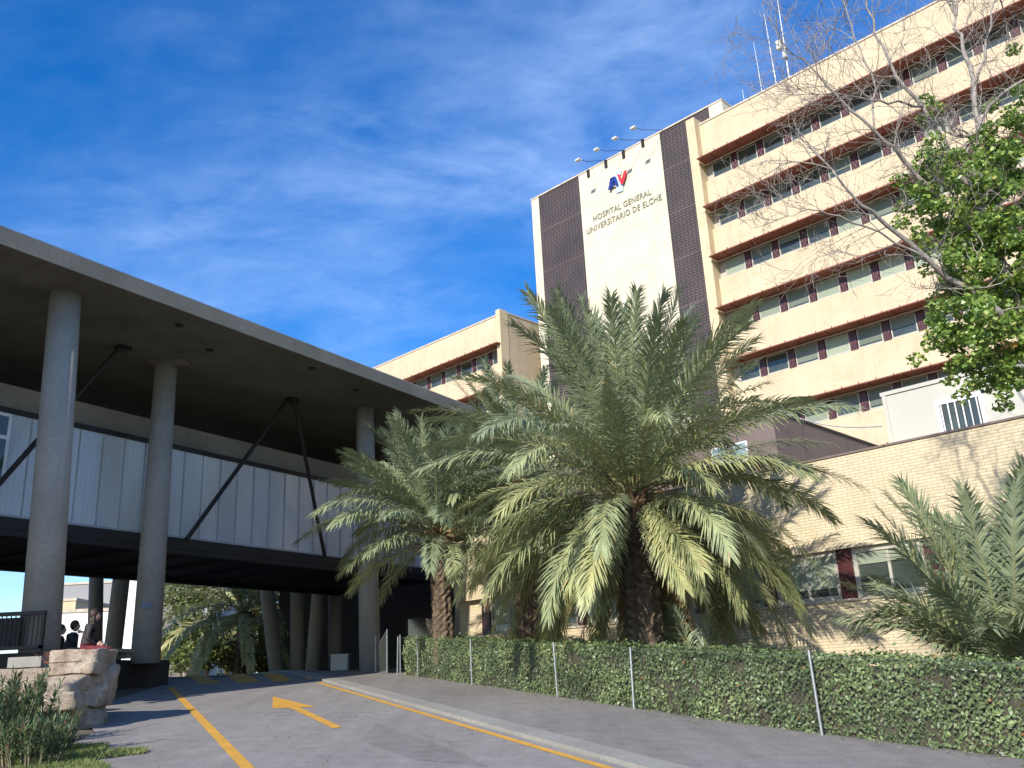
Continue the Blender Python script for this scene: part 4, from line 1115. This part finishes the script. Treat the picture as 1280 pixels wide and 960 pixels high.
def head_parts(e, hc, hairlong=True):
    """face looks to +x"""
    m = MB(); ell(m, hc, (.092, .074, .115)); ell(m, (hc[0] + .09, hc[1], hc[2] - .012), (.02, .013, .022), 8, 6)
    ell(m, (hc[0] + .078, hc[1], hc[2] - .055), (.014, .026, .008), 8, 6)
    for s_ in (-1, 1): ell(m, (hc[0] + .0, hc[1] + s_ * .074, hc[2] - .005), (.018, .01, .03), 8, 6)
    h = m.build('head', M['skin'], e, smooth=True)
    ey = MB()
    for s_ in (-1, 1): ell(ey, (hc[0] + .083, hc[1] + s_ * .03, hc[2] + .012), (.008, .012, .007), 8, 6)
    ey.build('eyes', M['steel'], h)
    hr = MB(); ell(hr, (hc[0] - .024, hc[1], hc[2] + .028), (.104, .096, .120))
    if hairlong: ell(hr, (hc[0] - .06, hc[1], hc[2] - .11), (.055, .085, .15)); ell(hr, (hc[0] - .01, hc[1] - .06, hc[2] - .10), (.045, .035, .13)); ell(hr, (hc[0] - .01, hc[1] + .06, hc[2] - .10), (.045, .035, .13))
    hr.build('hair', M['hair'], h, smooth=True)
def hand(e, c, d=1):
    m = MB(); ell(m, c, (.045, .02, .035), 10, 6)
    for k, l_ in enumerate((.06, .07, .066, .052)):
        y = c[2] + .022 - k * .015; m.tube([(c[0] + .03, c[1], y), (c[0] + .03 + l_ * .55, c[1] + .004 * d, y - .006), (c[0] + .03 + l_, c[1] + .016 * d, y - .022)], [.0085, .008, .006], 6)
    m.tube([(c[0] - .01, c[1], c[2] + .03), (c[0] + .02, c[1] + .012 * d, c[2] + .05), (c[0] + .045, c[1] + .016 * d, c[2] + .052)], [.011, .01, .007], 6)
    m.build('hand', M['skin'], e, smooth=True)
def seated(loc_, rz, label, scale=1.0, jacket='black_cloth', trousers='maroon', hairlong=True, lean=.06, arm_up=False):
    # seat plane at z=0, facing +x
    J = {'pelvis': (0, 0, .12), 'belly': (.0, 0, .27), 'chest': (.01 + lean * .6, 0, .43), 'neckb': (.02 + lean, 0, .56), 'neck': (.03 + lean, 0, .63),
         'shl': (.01 + lean, .16, .53), 'shr': (.01 + lean, -.16, .53), 'ell': (.06, .22, .30), 'elr': (.06, -.22, .30), 'wrl': (.20, .10, .20), 'wrr': (.20, -.10, .20)}
    if arm_up: J['elr'] = (.2, -.2, .38); J['wrr'] = (.2, -.07, .58)
    E2 = [('pelvis', 'belly'), ('belly', 'chest'), ('chest', 'neckb'), ('neckb', 'neck'), ('neckb', 'shl'), ('neckb', 'shr'), ('shl', 'ell'), ('shr', 'elr'), ('ell', 'wrl'), ('elr', 'wrr')]
    Rr_ = {'pelvis': (.15, .12), 'belly': (.14, .10), 'chest': (.155, .11), 'neckb': .09, 'neck': .05, 'shl': .068, 'shr': .068, 'ell': .047, 'elr': .047, 'wrl': .033, 'wrr': .033}
    e, o = person(loc_, rz, J, E2, Rr_, label, M[jacket], scale=scale)
    L = {'pelvis': (0, 0, .10), 'hl': (.03, .09, .09), 'hr': (.03, -.09, .09), 'kl': (.44, .11, .10), 'kr': (.44, -.11, .10), 'al': (.46, .10, -.33), 'ar': (.46, -.10, -.33)}
    me = bpy.data.meshes.new('trousers'); names = list(L); me.from_pydata([L[n] for n in names], [(names.index(a_), names.index(b_)) for a_, b_ in (('pelvis', 'hl'), ('pelvis', 'hr'), ('hl', 'kl'), ('hr', 'kr'), ('kl', 'al'), ('kr', 'ar'))], [])
    t = bpy.data.objects.new('trousers', me); COL.objects.link(t); t.parent = e; t.modifiers.new('skin', 'SKIN')
    for i, n in enumerate(names): r = {'p': .13, 'h': .10, 'k': .068, 'a': .048}[n[0]]; me.skin_vertices[0].data[i].radius = (r, r); me.skin_vertices[0].data[i].use_root = (n == 'pelvis')
    s_ = t.modifiers.new('sub', 'SUBSURF'); s_.levels = 2; s_.render_levels = 2; me.materials.append(M[trousers])
    for sgn in (-1, 1):
        m = MB(); ell(m, (.52, sgn * .10, -.38), (.12, .042, .045)); m.build('shoe', M['steel'], e, smooth=True)
    head_parts(e, (.045 + lean, 0, .755), hairlong)
    hand(e, (J['wrl'][0] + .05, J['wrl'][1], J['wrl'][2]), -1); hand(e, (J['wrr'][0] + (.02 if arm_up else .05), J['wrr'][1], J['wrr'][2] + (.05 if arm_up else 0)), 1)
    return e
q = at(108, 815, 17.6)
seated((q.x, 17.6, q.z - .06), R_(8), 'seated woman in a black jacket and maroon trousers with long brown hair', scale=.95)
for (px, pyt, Y, lab, au) in ((76, 781, 21.5, 'dark seated person half hidden by the first column', False), (93, 776, 20.5, 'dark seated person with a hand raised to the face behind the woman', True)):
    q = at(px, pyt, Y); seated((q.x - .06, Y, q.z - .84), R_(5), lab, scale=.95, trousers='black_cloth', arm_up=au, hairlong=False)
# bench the three sit on
q = at(84, 815, 19.6); be = empty('bench', (-9.2, 21.0, PZ), R_(80), label='low dark concrete bench on the plaza under the seated people', cat='bench')
zb1 = at(76, 781, 21.5).z - .84 - PZ
MB().box(-1.3, .45, -.25, .25, max(.12, zb1 - .08), max(.2, zb1)).build('seat', M['conc_edge'], be)
for x_ in (-1.1, .3): MB().box(x_ - .1, x_ + .1, -.2, .2, 0, max(.12, zb1 - .08) - .002).build('leg', M['conc_edge'], be)
# far standing person
q = at(201, 841, 31.5); top = at(201, 816, 31.5)
J = {'pelvis': (0, 0, .92), 'belly': (0, 0, 1.1), 'chest': (0, 0, 1.28), 'neckb': (0, 0, 1.43), 'neck': (0, 0, 1.50), 'shl': (0, .17, 1.38), 'shr': (0, -.17, 1.38), 'ell': (.02, .22, 1.1), 'elr': (.02, -.22, 1.1), 'wrl': (.1, .2, .88), 'wrr': (.1, -.2, .88),
     'hl': (0, .09, .86), 'hr': (0, -.09, .86), 'kl': (.03, .1, .48), 'kr': (-.02, -.1, .48), 'al': (.05, .1, .08), 'ar': (-.08, -.1, .08)}
E2 = [('pelvis', 'belly'), ('belly', 'chest'), ('chest', 'neckb'), ('neckb', 'neck'), ('neckb', 'shl'), ('neckb', 'shr'), ('shl', 'ell'), ('shr', 'elr'), ('ell', 'wrl'), ('elr', 'wrr'), ('pelvis', 'hl'), ('pelvis', 'hr'), ('hl', 'kl'), ('hr', 'kr'), ('kl', 'al'), ('kr', 'ar')]
Rr_ = {n: .045 for n in J}; Rr_.update(pelvis=(.15, .11), belly=(.13, .09), chest=(.15, .1), neckb=.08, neck=.05, shl=.065, shr=.065, hl=.1, hr=.1, kl=.07, kr=.07)
fy = 56.0; q = at(201, 816, fy)
e, o = person((q.x, fy, q.z - 1.72), R_(-90), J, E2, Rr_, 'tiny far standing person in rust coloured clothes under the footbridge', M['rust_cloth'])
head_parts(e, (.02, 0, 1.61)); hand(e, (.13, .2, .84)); hand(e, (.13, -.2, .84))
for sgn in (-1, 1):
    m = MB(); ell(m, (.05 * sgn + .05, sgn * .10, .04), (.12, .042, .045)); m.build('shoe', M['steel'], e, smooth=True)

# ------------------------------------------------------------------ oleander and grass at lower left
def oleander(base, n, h, seed, label, spread=.6):
    rng = random.Random(seed); e = empty('oleander_bush', base, 0, label=label, cat='bush'); m = MB(); s_ = MB()
    for k in range(n):
        an = rng.uniform(0, 6.28); r = spread * math.sqrt(rng.random()); p = Vector((math.cos(an) * r * .6, math.sin(an) * r * .6, 0)); L_ = h * rng.uniform(.55, 1.05)
        d = Vector((math.cos(an) * .3 * r / spread, math.sin(an) * .3 * r / spread, 1)).normalized(); pts = [p]
        for i in range(8):
            d = (d + Vector((rng.gauss(0, .06), rng.gauss(0, .06), 0))).normalized(); pts.append(pts[-1] + d * L_ / 8)
        s_.tube(pts, [.012 * (1.1 - i / 9) for i in range(9)], 5, caps=False)
        for j in range(int(L_ * 62)):
            t = .12 + .88 * rng.random() ** .8; f = min(t * 8, 7.99); i = int(f); q = pts[i].lerp(pts[i + 1], f - i)
            a2 = rng.uniform(0, 6.28); el = rng.uniform(.35, 1.15) if t < .93 else rng.uniform(.9, 1.4); l_ = rng.uniform(.10, .17)
            ld = Vector((math.cos(a2) * math.cos(el), math.sin(a2) * math.cos(el), math.sin(el))); w_ = ld.cross(Vector((0, 0, 1))).normalized() * .011
            m.tone = rng.choice([rng.uniform(.05, .9)] * 30 + [1.0])
            mid = q + ld * l_ * .5; tip = q + ld * l_ + Vector((0, 0, -.012))
            m.add([q, mid + w_, tip, mid - w_], [(0, 1, 2, 3)])
    m.build('leaves', M['oleander'], e); s_.build('stems', M['oleander_stem'], e); return e
for (px, Y, n, h, sd_, lab) in ((12, 12.6, 44, .86, 1, 'tallest oleander bush at the lower left corner in front of the slab'), (56, 11.9, 30, .46, 2, 'shorter oleander bush right of the tallest one below the boulders'), (-25, 11.2, 34, 1.0, 3, 'oleander bush cut by the left picture edge'), (40, 11.0, 36, .55, 4, 'low oleander tuft nearest the camera at the lower left')):
    q = at(px, 940, Y); oleander((q.x, Y, gz(q.x, Y)), n, h, sd_, lab)
m = MB(); rng = random.Random(9)
Gp = [atg(*p) for p in ((60, 935), (110, 931), (165, 936), (150, 946), (120, 950), (135, 962), (90, 975), (20, 975), (10, 940), (40, 925))]
cxg = sum(p.x for p in Gp) / len(Gp); cyg = sum(p.y for p in Gp) / len(Gp)
def inside(x, y):
    c = False; n = len(Gp)
    for i in range(n):
        a_, b_ = Gp[i], Gp[i - 1]
        if (a_.y > y) != (b_.y > y) and x < (b_.x - a_.x) * (y - a_.y) / (b_.y - a_.y) + a_.x: c = not c
    return c
cnt = 0
while cnt < 15000:
    x = rng.uniform(-8.2, -4.5); y = rng.uniform(9.5, 14)
    jx = noise.noise(Vector((x * 2, y * 2, 0))) * .35
    if not inside(x + jx, y + jx) : continue
    cnt += 1; z = gz(x, y); an = rng.uniform(0, 6.28); h_ = rng.uniform(.02, .07); a_ = Vector((math.cos(an), math.sin(an), 0)) * .008
    m.tone = min(.99, max(.01, .5 + noise.noise(Vector((x, y, 1))) * .5 + rng.uniform(-.3, .3)))
    P = Vector((x, y, z + .003)); m.add([P - a_, P + a_, P + Vector((rng.gauss(0, .03), rng.gauss(0, .03), h_))], [(0, 1, 2)])
m.build('grass', M['grass'], kind='stuff', label='patch of bright short grass below the oleander', cat='grass')
# litter of dry leaves on road and along kerb
m = MB()
for _ in range(420):
    u = rng.random(); 
    if rng.random() < .6:
        p, d, nr = hpt(TL_ * rng.random()); q = p - nr * (.08 + abs(rng.gauss(0, .25))); dz = .07
        if (q - Vector(YR0)).length < 0: continue
    else: q = Vector((rng.uniform(-6, .5), rng.uniform(9, 20))); dz = .006
    an = rng.uniform(0, 6.28); s_ = rng.uniform(.015, .04); P = Vector((q.x, q.y, gz(q.x, q.y) + dz + .004)); a_ = Vector((math.cos(an), math.sin(an), .2)) * s_; b_ = Vector((-math.sin(an), math.cos(an), .1)) * s_ * .5
    m.tone = rng.uniform(.6, 1); m.add([P - a_, P + b_, P + a_, P - b_ * .7], [(0, 1, 2, 3)])
m.build('fallen_leaves', M['grass'], kind='stuff', label='scattered dry leaf litter on the asphalt', cat='leaf litter')
# red flowers near the boulders
m = MB(); q = at(70, 825, 15.3); e = empty('dry_shrub', (q.x, 15.3, q.z - .1), 0, label='small dry reddish shrub behind the slab boulder', cat='shrub')
for _ in range(60): m.tube([(0, 0, 0), (rng.gauss(0, .12), rng.gauss(0, .1), rng.uniform(.05, .25))], [.006, .003], 4)
m.build('stems', M['rust_cloth'], e)

GR = {'date_palm': 'date palms', 'young_palm': 'young palms', 'boulder': 'stacked limestone boulders', 'oleander_bush': 'oleander bushes at the lower left', 'shrub': 'shrubs beyond the footbridge', 'person': 'people under the canopy'}
for o in scene.objects:
    b = o.name.split('.')[0]
    if not o.parent and b in GR: o['group'] = GR[b]
scene.render.engine = 'CYCLES'
scene.cycles.max_bounces = 6
